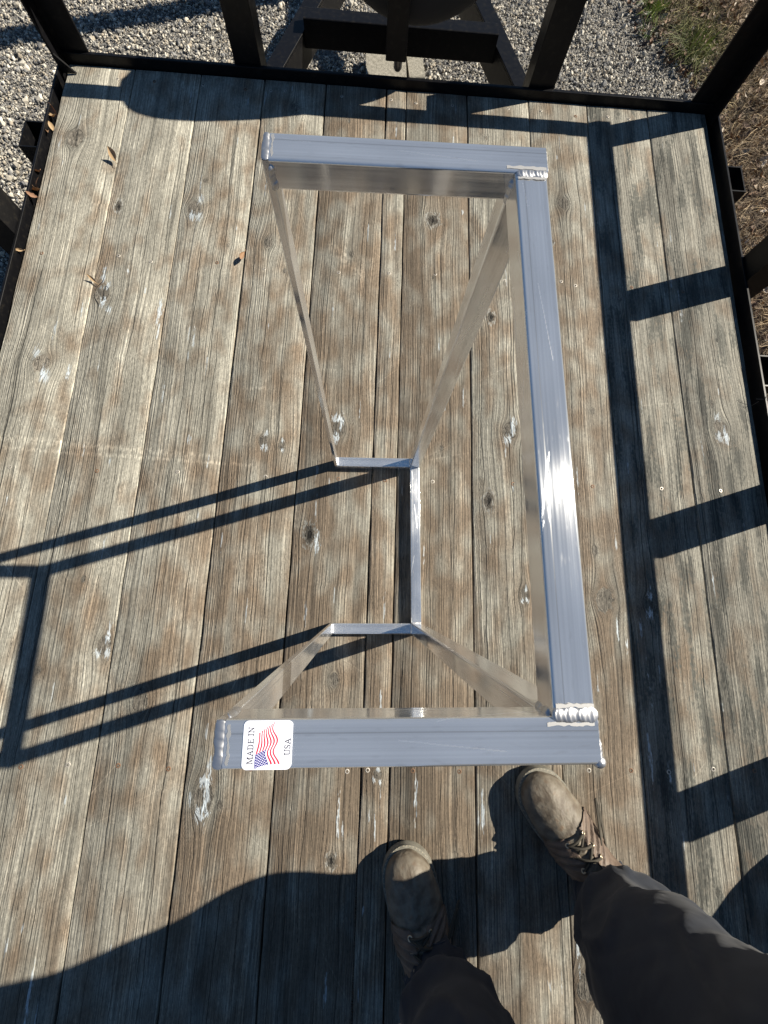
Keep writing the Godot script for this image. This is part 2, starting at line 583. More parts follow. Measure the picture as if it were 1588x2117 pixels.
# ---------------------------------------------------------------- weathered wood
func wood_task(i: int) -> void:
	var x0: float = PLANKS[i][0]
	var width: float = PLANKS[i][1] - x0
	var grey0: float = PLANKS[i][2]
	var light0: float = PLANKS[i][3]
	var w := int(width * 960.0)
	var h := 1856
	var col := PackedByteArray()
	var hei := PackedByteArray()
	col.resize(w * h * 3)
	hei.resize(w * h)
	var sd := 100 + i * 17
	var na := noise(sd, 1.0, 2)
	var nb := noise(sd + 1, 1.0, 1)
	var nc := noise(sd + 2, 1.0, 2)
	var nd := noise(sd + 3, 1.0, 2)
	var r := RandomNumberGenerator.new()
	r.seed = sd
	var knots := []
	for k in KNOTS:
		if k[0] > x0 - 0.004 and k[0] < x0 + width + 0.004:
			knots.append([k[0] - x0, k[1], k[2], k[3]])
	for k in 2:
		knots.append([r.randf_range(0.2, 0.8) * width, r.randf_range(-1.4, 0.85), r.randf_range(0.003, 0.006), 1])
	var flakes := []
	for k in PAINT:
		if k[0] > x0 - 0.006 and k[0] < x0 + width + 0.006:
			flakes.append([k[0] - x0, k[1], k[2] * 0.5, k[3] * 0.5, 1.0])
	for k in knots:
		if k[3] == 3:
			for q in 3:
				flakes.append([k[0] + r.randf_range(-1.0, 1.0) * k[2], k[1] + (1.0 if q != 1 else -1.0) * k[2] * r.randf_range(1.1, 1.9), k[2] * 0.8, k[2] * 0.45, 0.9])
	for k in 12:
		flakes.append([r.randf() * width, r.randf_range(-1.5, 0.85), r.randf_range(0.008, 0.03), r.randf_range(0.001, 0.003), 0.7])
	var cracks := []
	for k in 14 if width > 0.1 else 4:
		cracks.append([r.randf_range(0.06, 0.94) * width, r.randf_range(-1.6, 0.5), r.randf_range(0.3, 1.3), r.randf_range(0.4, 1.0), r.randf() * 100.0])
	var scr := []
	for k in 4:
		var v0 := r.randf_range(-1.3, 0.7)
		scr.append([r.randf() * width, v0, r.randf_range(-2.5, 2.5), v0 + r.randf_range(0.03, 0.12), r.randf_range(0.3, 0.8)])
	var scrapes := []
	for k in SCRAPES:
		if maxf(k[0], k[2]) > x0 and minf(k[0], k[2]) < x0 + width:
			scrapes.append([Vector2(k[0] - x0, k[1]), Vector2(k[2] - x0, k[3]), k[4]])
	var ring_f := r.randf_range(95.0, 150.0)
	var centre := width * r.randf_range(0.3, 0.7)
	var tone := r.randf_range(-0.05, 0.05)
	for j in h:
		var v := TEX_Z0 + TEX_LEN * j / h
		var near := []
		for k in knots:
			if absf(v - k[1]) < k[2] * 9.0 + 0.02:
				near.append(k)
		var nflakes := []
		for k in flakes:
			if absf(v - k[1]) < k[2] * 1.8:
				nflakes.append(k)
		var wander := na.get_noise_2d(v * 0.9, 3.0) * 0.010 + na.get_noise_2d(v * 4.0, 9.0) * 0.0022
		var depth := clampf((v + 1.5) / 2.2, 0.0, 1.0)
		var lines := PackedVector2Array()
		for c in cracks:
			if v > c[1] and v < c[1] + c[2]:
				var q: float = (v - c[1]) / c[2]
				lines.append(Vector2(c[0] + na.get_noise_2d(v * 3.0, c[4]) * 0.006 + na.get_noise_2d(v * 22.0, c[4]) * 0.0012, c[3] * minf(1.0, 6.0 * minf(q, 1.0 - q))))
		for x in w:
			var u := width * (x + 0.5) / w
			var uu := u + wander
			var inside := 9.0
			var kind := 0
			var halo := 0.0
			var ka := 0.0
			for k in near:
				var dx: float = u - k[0]
				var dy: float = (v - k[1]) * (0.45 + 0.4 * fmod(absf(k[0] * 71.3 + k[1] * 37.7), 1.0))
				var rr: float = k[2]
				var d2 := dx * dx + dy * dy
				var r2 := rr * rr
				uu -= dx * r2 * 1.15 / maxf(d2 * (0.25 + 0.75), r2 * 0.7)
				var ang := atan2(dy, dx)
				var rel := sqrt(d2) / rr * (1.0 + 0.30 * na.get_noise_2d(cos(ang) * 1.3 + rr * 900.0, sin(ang) * 1.3 + float(k[1]) * 50.0))
				halo = maxf(halo, exp(-rel * rel * 0.35))
				if rel < inside:
					inside = rel
					kind = k[3]
					ka = atan2(dy, dx)
			# growth rings cut lengthwise, wider in the middle of the board
			var c0 := uu - centre
			var ring := c0 * ring_f * (0.55 + 4.2 * absf(c0)) + nb.get_noise_2d(uu * 30.0, v * 0.5) * 0.9
			var p := ring - floorf(ring)
			var late := p * p * p * p
			var mo := nd.get_noise_2d(u * 95.0 + 70.0, v * 60.0)
			var s1 := nb.get_noise_2d(uu * 260.0, v * 1.3)
			var s2 := nb.get_noise_2d(uu * 760.0 + 50.0, v * 7.0)
			var s3 := nc.get_noise_2d(u * 420.0, v * 45.0)
			var bl := nc.get_noise_2d(u * 11.0 + 9.0, v * 2.6)
			var st := nd.get_noise_2d(uu * 30.0, v * 1.1 + 40.0)
			var wear := nd.get_noise_2d(u * 14.0, v * 9.0)
			var con := clampf(0.95 - 0.35 * (grey0 - 0.4) + 1.2 * bl, 0.3, 1.5)
			var hair := nb.get_noise_2d(uu * 620.0 + 210.0, v * 2.4)
			var cord := clampf(0.75 + 1.1 * bl - 0.45 * (grey0 - 0.5), 0.15, 1.2)
			var e := (-0.52 * late + 0.08) * cord + (s1 * 0.40 + s2 * 0.30) * con + s3 * 0.22 + mo * (0.14 + 0.24 * grey0) + bl * 0.42 + wear * 0.28 - 1.1 * maxf(0.0, st - 0.18) + tone
			if hair > 0.50:
				e += 0.45
			elif hair < -0.48:
				e -= 0.75
			var hh := 0.62 + (-0.30 * late + 0.22 * s1 + 0.16 * s2) * 0.9
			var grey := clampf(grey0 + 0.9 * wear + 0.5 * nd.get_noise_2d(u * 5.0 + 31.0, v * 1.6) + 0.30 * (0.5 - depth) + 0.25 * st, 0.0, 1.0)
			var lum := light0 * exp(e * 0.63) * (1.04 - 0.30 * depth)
			var cr := lerpf(0.236, 0.290, grey)
			var cg := lerpf(0.184, 0.276, grey)
			var cb := lerpf(0.132, 0.232, grey)
			# knots
			if inside < 1.7:
				if inside < 1.0:
					var rg := sin(inside * 13.0 + ka * 0.9 + s3 * 5.0 + mo * 3.0)
					lum *= (0.80 if kind != 2 else 0.5) + 0.12 * rg + 0.3 * mo
					hh += 0.10 * rg
					grey = maxf(grey, 0.8)
					cr = 0.25
					cg = 0.225
					cb = 0.185
					if kind == 2 and inside < 0.42 + 0.35 * s3 + 0.4 * mo:
						lum *= 0.16
						hh -= 0.45
					var rad := absf(sin(ka * 1.5 + s1 * 1.5))
					if rad < 0.10 and inside > 0.2:
						lum *= 0.35
						hh -= 0.25
				else:
					lum *= 0.80 + 0.3 * (inside - 1.0)
					if kind == 2 and s3 + mo > 0.02:
						lum *= 1.25
						cr = 0.30
						cg = 0.29
						cb = 0.26
			lum *= 1.0 - 0.18 * halo
			# cracks along the grain
			for l in lines:
				var dd: float = absf(uu - wander - l.x) / (0.0011 * l.y + 0.0002)
				if dd < 1.0:
					lum *= lerpf(0.22, 1.0, dd * dd)
					hh -= 0.5 * (1.0 - dd)
			# paint left in the grain
			for k in nflakes:
				var dx2: float = (u - k[0]) / k[3]
				var dy2: float = (v - k[1]) / k[2]
				var t: float = 1.0 - sqrt(dx2 * dx2 + dy2 * dy2) + 0.9 * nd.get_noise_2d(u * 210.0, v * 38.0) + 0.55 * s2
				if t > 0.12:
					var q := clampf((t - 0.12) * 3.5, 0.0, 1.0) * float(k[4]) * 0.72
					var pl := 1.0 + 0.35 * s3 + 0.15 * s1
					cr = lerpf(cr * lum, 0.50 * pl, q)
					cg = lerpf(cg * lum, 0.56 * pl, q)
					cb = lerpf(cb * lum, 0.60 * pl, q)
					lum = 1.0
					hh += 0.10 * q
			for k in scr:
				if v > k[1] and v < k[3] and absf(u - k[0] - (v - k[1]) * k[2]) < 0.0012:
					lum *= 1.0 + 0.8 * k[4]
			# dark weathered patches on the greyest boards
			if grey0 > 0.75 and x0 > 0.0:
				var pt := nd.get_noise_2d(uu * 22.0 + 15.0, v * 4.0) + 0.45 * mo + 0.3 * s2
				if pt > 0.12:
					var pq := clampf((pt - 0.12) * 3.0, 0.0, 1.0)
					lum *= 1.0 - 0.55 * pq
					cr = lerpf(cr, 0.24, pq)
					cg = lerpf(cg, 0.24, pq)
					cb = lerpf(cb, 0.205, pq)
			for k in scrapes:
				if v > minf(k[0].y, k[1].y) - 0.02 and v < maxf(k[0].y, k[1].y) + 0.02:
					var near_pt := Geometry2D.get_closest_point_to_segment(Vector2(u, v), k[0], k[1])
					var sd2: float = near_pt.distance_to(Vector2(u, v)) / k[2]
					if sd2 < 1.0 and mo + 0.8 * s3 > -0.12:
						lum *= 1.0 + 0.38 * (1.0 - sd2 * sd2)
			# flecks of dirt
			var fl := nc.get_noise_2d(u * 330.0 + 90.0, v * 150.0)
			if fl > 0.52:
				lum *= 0.62
			elif fl < -0.56:
				lum *= 1.35
			# worn, paler arrises
			var edge := minf(u, width - u)
			if edge < 0.006:
				lum *= 1.0 + 0.30 * (1.0 - edge / 0.006) * clampf(0.5 + st * 2.0 + s2, 0.0, 1.0)
			var o := j * w + x
			col[o * 3] = int(255.0 * pow(clampf(cr * lum, 0.004, 0.85), 0.4545))
			col[o * 3 + 1] = int(255.0 * pow(clampf(cg * lum, 0.004, 0.85), 0.4545))
			col[o * 3 + 2] = int(255.0 * pow(clampf(cb * lum, 0.004, 0.85), 0.4545))
			hei[o] = int(255.0 * clampf(hh, 0.0, 1.0))
	wood_color[i] = Image.create_from_data(w, h, false, Image.FORMAT_RGB8, col)
	wood_height[i] = Image.create_from_data(w, h, false, Image.FORMAT_L8, hei)


func plank_shape(i: int) -> ArrayMesh:
	var x0: float = PLANKS[i][0]
	var x1: float = PLANKS[i][1]
	var s := Shape.new()
	var rows := 60
	var wob := noise(500 + i, 6.0, 3)
	var pts := []
	for j in rows + 1:
		var z := lerpf(DECK_FRONT + 0.004 * wob.get_noise_2d(0.0, 5.0), DECK_REAR, float(j) / rows)
		var a := x0 + 0.0016 * wob.get_noise_2d(z, 0.0) - (0.0012 if wob.get_noise_2d(z * 3.0, 40.0) > 0.35 else 0.0) * -1.0
		var b := x1 + 0.0016 * wob.get_noise_2d(z, 30.0)
		var y := 0.0012 * wob.get_noise_2d(0.0, 77.0) - 0.001
		var row := PackedVector3Array()
		var w := b - a
		var bev := 0.0022 + 0.0007 * wob.get_noise_2d(z * 2.0, 60.0)
		for q in [[0.0, -0.038], [0.0, -bev], [bev * 0.35, -bev * 0.35], [bev, 0.0], [w * 0.5, 0.0006], [w - bev, 0.0], [w - bev * 0.35, -bev * 0.35], [w, -bev], [w, -0.038]]:
			row.append(Vector3(a + q[0], y + q[1], z))
		pts.append(row)
	var ns := [Vector3.LEFT, Vector3(-0.95, 0.3, 0).normalized(), Vector3(-0.7, 0.7, 0), Vector3(-0.2, 0.98, 0).normalized(), Vector3.UP, Vector3(0.2, 0.98, 0).normalized(), Vector3(0.7, 0.7, 0), Vector3(0.95, 0.3, 0).normalized(), Vector3.RIGHT]
	for row in pts:
		for k in 9:
			var p: Vector3 = row[k]
			s.put(p, ns[k], Vector2((p.x - x0) / (x1 - x0), (p.z - TEX_Z0) / TEX_LEN))
	for j in rows:
		for k in 8:
			s.quad(j * 9 + k, (j + 1) * 9 + k, (j + 1) * 9 + k + 1, j * 9 + k + 1)
	for e in 2:
		var row: PackedVector3Array = pts[0 if e == 0 else rows]
		var q := []
		for p in row:
			q.append(p)
		var uvs := []
		for p in row:
			uvs.append(Vector2((p.x - x0) / (x1 - x0), (p.z - TEX_Z0 - p.y) / TEX_LEN))
		s.flat(q, Vector3.FORWARD if e == 0 else Vector3.BACK, uvs)
	var bl: Vector3 = pts[0][0]
	var br: Vector3 = pts[0][8]
	var fl: Vector3 = pts[rows][0]
	var fr: Vector3 = pts[rows][8]
	s.flat([bl, br, fr, fl], Vector3.DOWN)
	return s.mesh()


func screw_mesh() -> ArrayMesh:
	var s := Shape.new()
	s.lathe(PackedVector2Array([Vector2(0.0052, -0.002), Vector2(0.0050, 0.0008), Vector2(0.0043, 0.0013), Vector2(0.0027, 0.0010)]), Vector3.ZERO, Vector3.UP, 14)
	var m := s.mesh()
	var d := Shape.new()
	d.lathe(PackedVector2Array([Vector2(0.0027, 0.0012), Vector2(0.0014, -0.0012), Vector2(0.0, -0.0014)]), Vector3.ZERO, Vector3.UP, 6)
	d.mesh(m)
	return m


func angle(p0: Vector3, p1: Vector3, a: Vector3, b: Vector3, la: float, lb: float, t: float) -> ArrayMesh:
	# an L section: its heel runs from p0 to p1, its legs point along a and b
	var s := Shape.new()
	var q := [Vector2(0, 0), Vector2(la, 0), Vector2(la, t), Vector2(t, t), Vector2(t, lb), Vector2(0, lb)]
	var along := (p1 - p0).normalized()
	for i in 6:
		var u: Vector2 = q[i]
		var w: Vector2 = q[(i + 1) % 6]
		var o := Vector2(w.y - u.y, u.x - w.x)
		s.flat([p0 + a * u.x + b * u.y, p1 + a * u.x + b * u.y, p1 + a * w.x + b * w.y, p0 + a * w.x + b * w.y], a * o.x + b * o.y)
	for e in 2:
		var base := p0 if e == 0 else p1
		var o := along * (-1.0 if e == 0 else 1.0)
		s.flat([base, base + a * la, base + a * la + b * t, base + b * t], o)
		s.flat([base + b * t, base + a * t + b * t, base + a * t + b * lb, base + b * lb], o)
	return s.mesh()


func make_trailer() -> void:
	wood_color.resize(PLANKS.size())
	wood_height.resize(PLANKS.size())
	var job := WorkerThreadPool.add_group_task(wood_task, PLANKS.size())
	WorkerThreadPool.wait_for_group_task_completion(job)
	trailer = thing("utility_trailer", "black steel utility trailer with weathered plank deck and low rails", "trailer")
	var sm := screw_mesh()
	var zinc: Material = mats["zinc"]
	var rust: Material = mats["rust_screw"]
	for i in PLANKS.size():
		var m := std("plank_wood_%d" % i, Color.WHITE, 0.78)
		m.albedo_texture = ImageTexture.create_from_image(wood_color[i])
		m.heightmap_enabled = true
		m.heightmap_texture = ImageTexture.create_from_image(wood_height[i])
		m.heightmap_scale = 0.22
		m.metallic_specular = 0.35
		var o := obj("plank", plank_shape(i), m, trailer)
		for sc in SCREWS:
			if sc[0] > PLANKS[i][0] and sc[0] < PLANKS[i][1]:
				var q := obj("screw", sm, null, o)
				q.set_surface_override_material(0, zinc if rng.randf() < 0.6 else rust)
				q.set_surface_override_material(1, mats["dark_hole"])
				q.position = Vector3(sc[0], -0.0012, sc[1])
				q.rotation = Vector3(rng.randf_range(-0.12, 0.12), rng.randf() * TAU, rng.randf_range(-0.12, 0.12))
	var st: Material = mats["black_steel"]
	# rim round the deck: upright flats of the frame
	obj("frame_rail", rbar(Vector3(-0.9635, -0.055, -1.54), Vector3(-0.9635, -0.055, DECK_REAR), Vector3.RIGHT, Vector3.UP, 0.007, 0.136, 0.0015), st, trailer)
	obj("frame_rail", rbar(Vector3(1.0385, -0.045, -1.54), Vector3(1.0385, -0.045, DECK_REAR), Vector3.RIGHT, Vector3.UP, 0.007, 0.136, 0.0015), st, trailer)
	obj("frame_rail", rbar(Vector3(-0.967, -0.045, -1.5325), Vector3(1.042, -0.045, -1.5325), Vector3.BACK, Vector3.UP, 0.011, 0.140, 0.002), st, trailer)
	obj("frame_rail", rbar(Vector3(-0.967, -0.055, DECK_REAR + 0.01), Vector3(1.042, -0.055, DECK_REAR + 0.01), Vector3.BACK, Vector3.UP, 0.008, 0.11, 0.002), st, trailer)
	for z in [-1.48, -0.868, -0.277, 0.372, 0.98, 1.6]:
		obj("crossmember", rbar(Vector3(-0.959, -0.079, z), Vector3(1.034, -0.079, z), Vector3.BACK, Vector3.UP, 0.05, 0.076, 0.003), st, trailer)
	# corner posts of angle iron, open towards the deck
	obj("corner_post", angle(Vector3(1.034, 0.0, -1.538), Vector3(1.034, 0.335, -1.538), Vector3.LEFT, Vector3.BACK, 0.077, 0.060, 0.006), st, trailer)
	obj("corner_post", angle(Vector3(-0.960, 0.0, -1.540), Vector3(-0.960, 0.335, -1.540), Vector3.RIGHT, Vector3.BACK, 0.085, 0.052, 0.006), st, trailer)
	# gussets at the foot of the left corner post
	var g := Shape.new()
	for s in [0.0, 0.005]:
		g.flat([Vector3(-0.952, 0.002, -1.4895 + s), Vector3(-0.952, 0.045, -1.4895 + s), Vector3(-0.915, 0.002, -1.4895 + s)], Vector3.FORWARD if s == 0.0 else Vector3.BACK)
	g.flat([Vector3(-0.952, 0.045, -1.4895), Vector3(-0.952, 0.045, -1.4845), Vector3(-0.915, 0.002, -1.4845), Vector3(-0.915, 0.002, -1.4895)], Vector3(1, 1, 0))
	obj("gusset", g.mesh(), st, trailer)
	# side posts outside the rim, a rail on top of them
	for z in [-0.976, -0.318, 0.295, 1.20]:
		obj("post", angle(Vector3(1.0435, -0.11, z + 0.0775), Vector3(1.0435, 0.335, z + 0.0775), Vector3.RIGHT, Vector3.FORWARD, 0.0765, 0.0775, 0.006), st, trailer)
		obj("post", angle(Vector3(-0.9685, -0.11, z + 0.0675), Vector3(-0.9685, 0.335, z + 0.0675), Vector3.LEFT, Vector3.FORWARD, 0.0765, 0.0775, 0.006), st, trailer)
	obj("top_rail", rbar(Vector3(1.0825, 0.353, -1.6), Vector3(1.0825, 0.353, DECK_REAR), Vector3.RIGHT, Vector3.UP, 0.044, 0.036, 0.003), st, trailer)
	obj("top_rail", rbar(Vector3(-1.007, 0.353, -1.6), Vector3(-1.007, 0.353, DECK_REAR), Vector3.RIGHT, Vector3.UP, 0.044, 0.036, 0.003), st, trailer)
	obj("top_rail", rbar(Vector3(-0.984, 0.297, -1.546), Vector3(1.0595, 0.297, -1.546), Vector3.BACK, Vector3.UP, 0.032, 0.060, 0.003), st, trailer)
	for x in [-0.412, 0.481]:
		obj("front_post", rbar(Vector3(x, -0.11, -1.578), Vector3(x, 0.266, -1.578), Vector3.RIGHT, Vector3.BACK, 0.079, 0.078, 0.003), st, trailer)
	# stake pockets, open boxes welded outside the rim
	for at in [[1.0425, 1.110, -1.326, -1.232], [1.0425, 1.110, -0.68, -0.586], [-1.030, -0.9675, -1.303, -1.210], [1.0425, 1.110, 0.6, 0.694], [-1.030, -0.9675, 0.6, 0.694]]:
		var k := Shape.new()
		var t := 0.004
		var xa: float = at[0]
		var xb: float = at[1]
		var za: float = at[2]
		var zb: float = at[3]
		k.box(Vector3(xa, -0.11, za), Vector3(xb, 0.0, za + t))
		k.box(Vector3(xa, -0.11, zb - t), Vector3(xb, 0.0, zb))
		k.box(Vector3(xb - t if xa > 0 else xa, -0.1099, za + t), Vector3(xb if xa > 0 else xa + t, -0.0001, zb - t))
		k.box(Vector3(xa + 0.0002 if xa > 0 else xb - t, -0.1099, za + t), Vector3(xa + t if xa > 0 else xb - 0.0002, -0.0001, zb - t))
		obj("stake_pocket", k.mesh(), st, trailer)
	# tongue
	for s in [-1.0, 1.0]:
		var foot := Vector3(0.05 + s * 0.50, -0.10, -1.42)
		var tip := Vector3(0.05 + s * 0.035, -0.10, -2.78)
		var along := (tip - foot).normalized()
		obj("tongue_beam", angle(foot, tip, Vector3.UP * -1.0, along.cross(Vector3.UP) * s, 0.09, 0.058, 0.007), st, trailer)
		var lip := Shape.new()
		var q := rounded(0.058, 0.007, 0.002)
		var side: Vector3 = along.cross(Vector3.UP).normalized() * s
		lip.bar(foot + side * 0.029 + Vector3.UP * 0.0042, tip + side * 0.029 + Vector3.UP * 0.0042, side, Vector3.UP, q[0], q[1])
		obj("beam_flange", lip.mesh(), st, trailer)
	obj("crossbar", rbar(Vector3(-0.285, -0.0995, -1.925), Vector3(0.385, -0.0995, -1.925), Vector3.BACK, Vector3.UP, 0.055, 0.080, 0.004), st, trailer)
	obj("coupler", rbar(Vector3(0.05, -0.10, -2.70), Vector3(0.05, -0.10, -3.12), Vector3.RIGHT, Vector3.UP, 0.075, 0.08, 0.02), st, trailer)
	# drop leg in the middle of the front
	obj("drop_leg", rbar(Vector3(0.029, 0.058, -1.553), Vector3(0.029, 0.266, -1.553), Vector3.RIGHT, Vector3.BACK, 0.060, 0.028, 0.004), st, trailer)
	var f := Shape.new()
	f.lathe(PackedVector2Array([Vector2(0.0, -0.004), Vector2(0.009, -0.003), Vector2(0.0125, 0.003), Vector2(0.0125, 0.04)]), Vector3(0.036, 0.034, -1.553), Vector3.UP, 20)
	obj("leg_foot", f.mesh(), std("worn_steel", lin(0.16, 0.16, 0.165), 0.35, 0.9), trailer)
	obj("winch_post", rbar(Vector3(0.06, -0.10, -3.05), Vector3(0.06, 1.30, -3.05), Vector3.RIGHT, Vector3.BACK, 0.10, 0.10, 0.01), st, trailer)
	# wheels and fenders beside the deck
	for s in [-1.0, 1.0]:
		var wx := 1.19 if s > 0 else -1.115
		var wz := 0.80
		var fs := Shape.new()
		var rr := 0.35
		for k in 24:
			var a0 := PI * (k - 1.0) / 22.0
			var a1 := PI * k / 22.0
			for lay in [[rr, 1.0], [rr - 0.004, -1.0]]:
				var pts := []
				var ns := []
				for q in [[a0, -0.12], [a0, 0.12], [a1, 0.12], [a1, -0.12]]:
					var d := Vector3(0, sin(q[0]), cos(q[0]))
					pts.append(Vector3(wx + q[1], 0.04, wz) + d * lay[0])
					ns.append(d * lay[1])
				var b := fs.v.size()
				for q in 4:
					fs.put(pts[q], ns[q])
				fs.quad(b, b + 1, b + 2, b + 3)
		obj("fender", fs.mesh(), st, trailer)
		var hub := Node3D.new()
		hub.name = "road_wheel"
		hub.position = Vector3(wx, -0.215, wz)
		trailer.add_child(hub, true)
		wheel_parts(hub, Vector3.RIGHT, 0.285, 0.175)
	# concrete pavers on the ground under the drop leg
	var c := thing("concrete_paver", "pale concrete paver on the gravel below the trailer's drop leg", "paver", Vector3(-0.005, GROUND, -2.37), 0.05)
	obj("paver_slab", rbar(Vector3(-0.085, 0.03, 0), Vector3(0.098, 0.03, 0), Vector3.BACK, Vector3.UP, 0.19, 0.055, 0.008), mats["concrete"], c)
	c = thing("concrete_paver", "narrow concrete paver right of the larger pale one", "paver", Vector3(0.135, GROUND, -2.41), 0.12)
	obj("paver_slab", rbar(Vector3(-0.036, 0.025, 0), Vector3(0.036, 0.025, 0), Vector3.BACK, Vector3.UP, 0.19, 0.05, 0.008), mats["concrete"], c)


func wheel_parts(root: Node3D, axis: Vector3, r: float, width: float) -> void:
	var t := Shape.new()
	var hw := width * 0.5
	var rim := r * 0.56
	var p := PackedVector2Array()
	p.append(Vector2(rim, -hw * 0.75))
	for k in 13:
		var a := PI * k / 12.0
		p.append(Vector2(rim + (r - rim) * (0.05 + 0.95 * pow(sin(a), 0.75)), -hw * pow(absf(cos(a)), 0.85) * signf(cos(a)) * 1.0))
	p.append(Vector2(rim, hw * 0.75))
	t.lathe(p, Vector3.ZERO, axis, 48)
	for g in [-0.13, 0.13]:
		t.lathe(PackedVector2Array([Vector2(r - 0.004, (g - 0.10) * hw), Vector2(r + 0.004, (g - 0.085) * hw), Vector2(r + 0.004, (g + 0.085) * hw), Vector2(r - 0.004, (g + 0.10) * hw)]), Vector3.ZERO, axis, 48, false)
	obj("tyre", t.mesh(), mats["rubber"], root)
	var d := Shape.new()
	d.lathe(PackedVector2Array([Vector2(0.0, hw * 0.25), Vector2(rim * 0.35, hw * 0.25), Vector2(rim * 0.6, hw * 0.05), Vector2(rim * 0.9, hw * 0.1), Vector2(rim * 1.0, hw * 0.7), Vector2(rim * 1.03, hw * 0.75)]), Vector3.ZERO, axis, 32)
	d.lathe(PackedVector2Array([Vector2(rim * 1.02, -hw * 0.75), Vector2(rim * 0.92, -hw * 0.6), Vector2(rim * 0.85, hw * 0.02), Vector2(0.0, hw * 0.05)]), Vector3.ZERO, axis, 32)
	obj("rim", d.mesh(), mats["rim_paint"], root)


func make_spare_wheel() -> void:
	var s := thing("spare_wheel", "black spare tyre mounted upright behind the trailer's front rail", "spare wheel", Vector3(0.075, 0.362, -1.682))
	wheel_parts(s, Vector3.BACK, 0.280, 0.225)


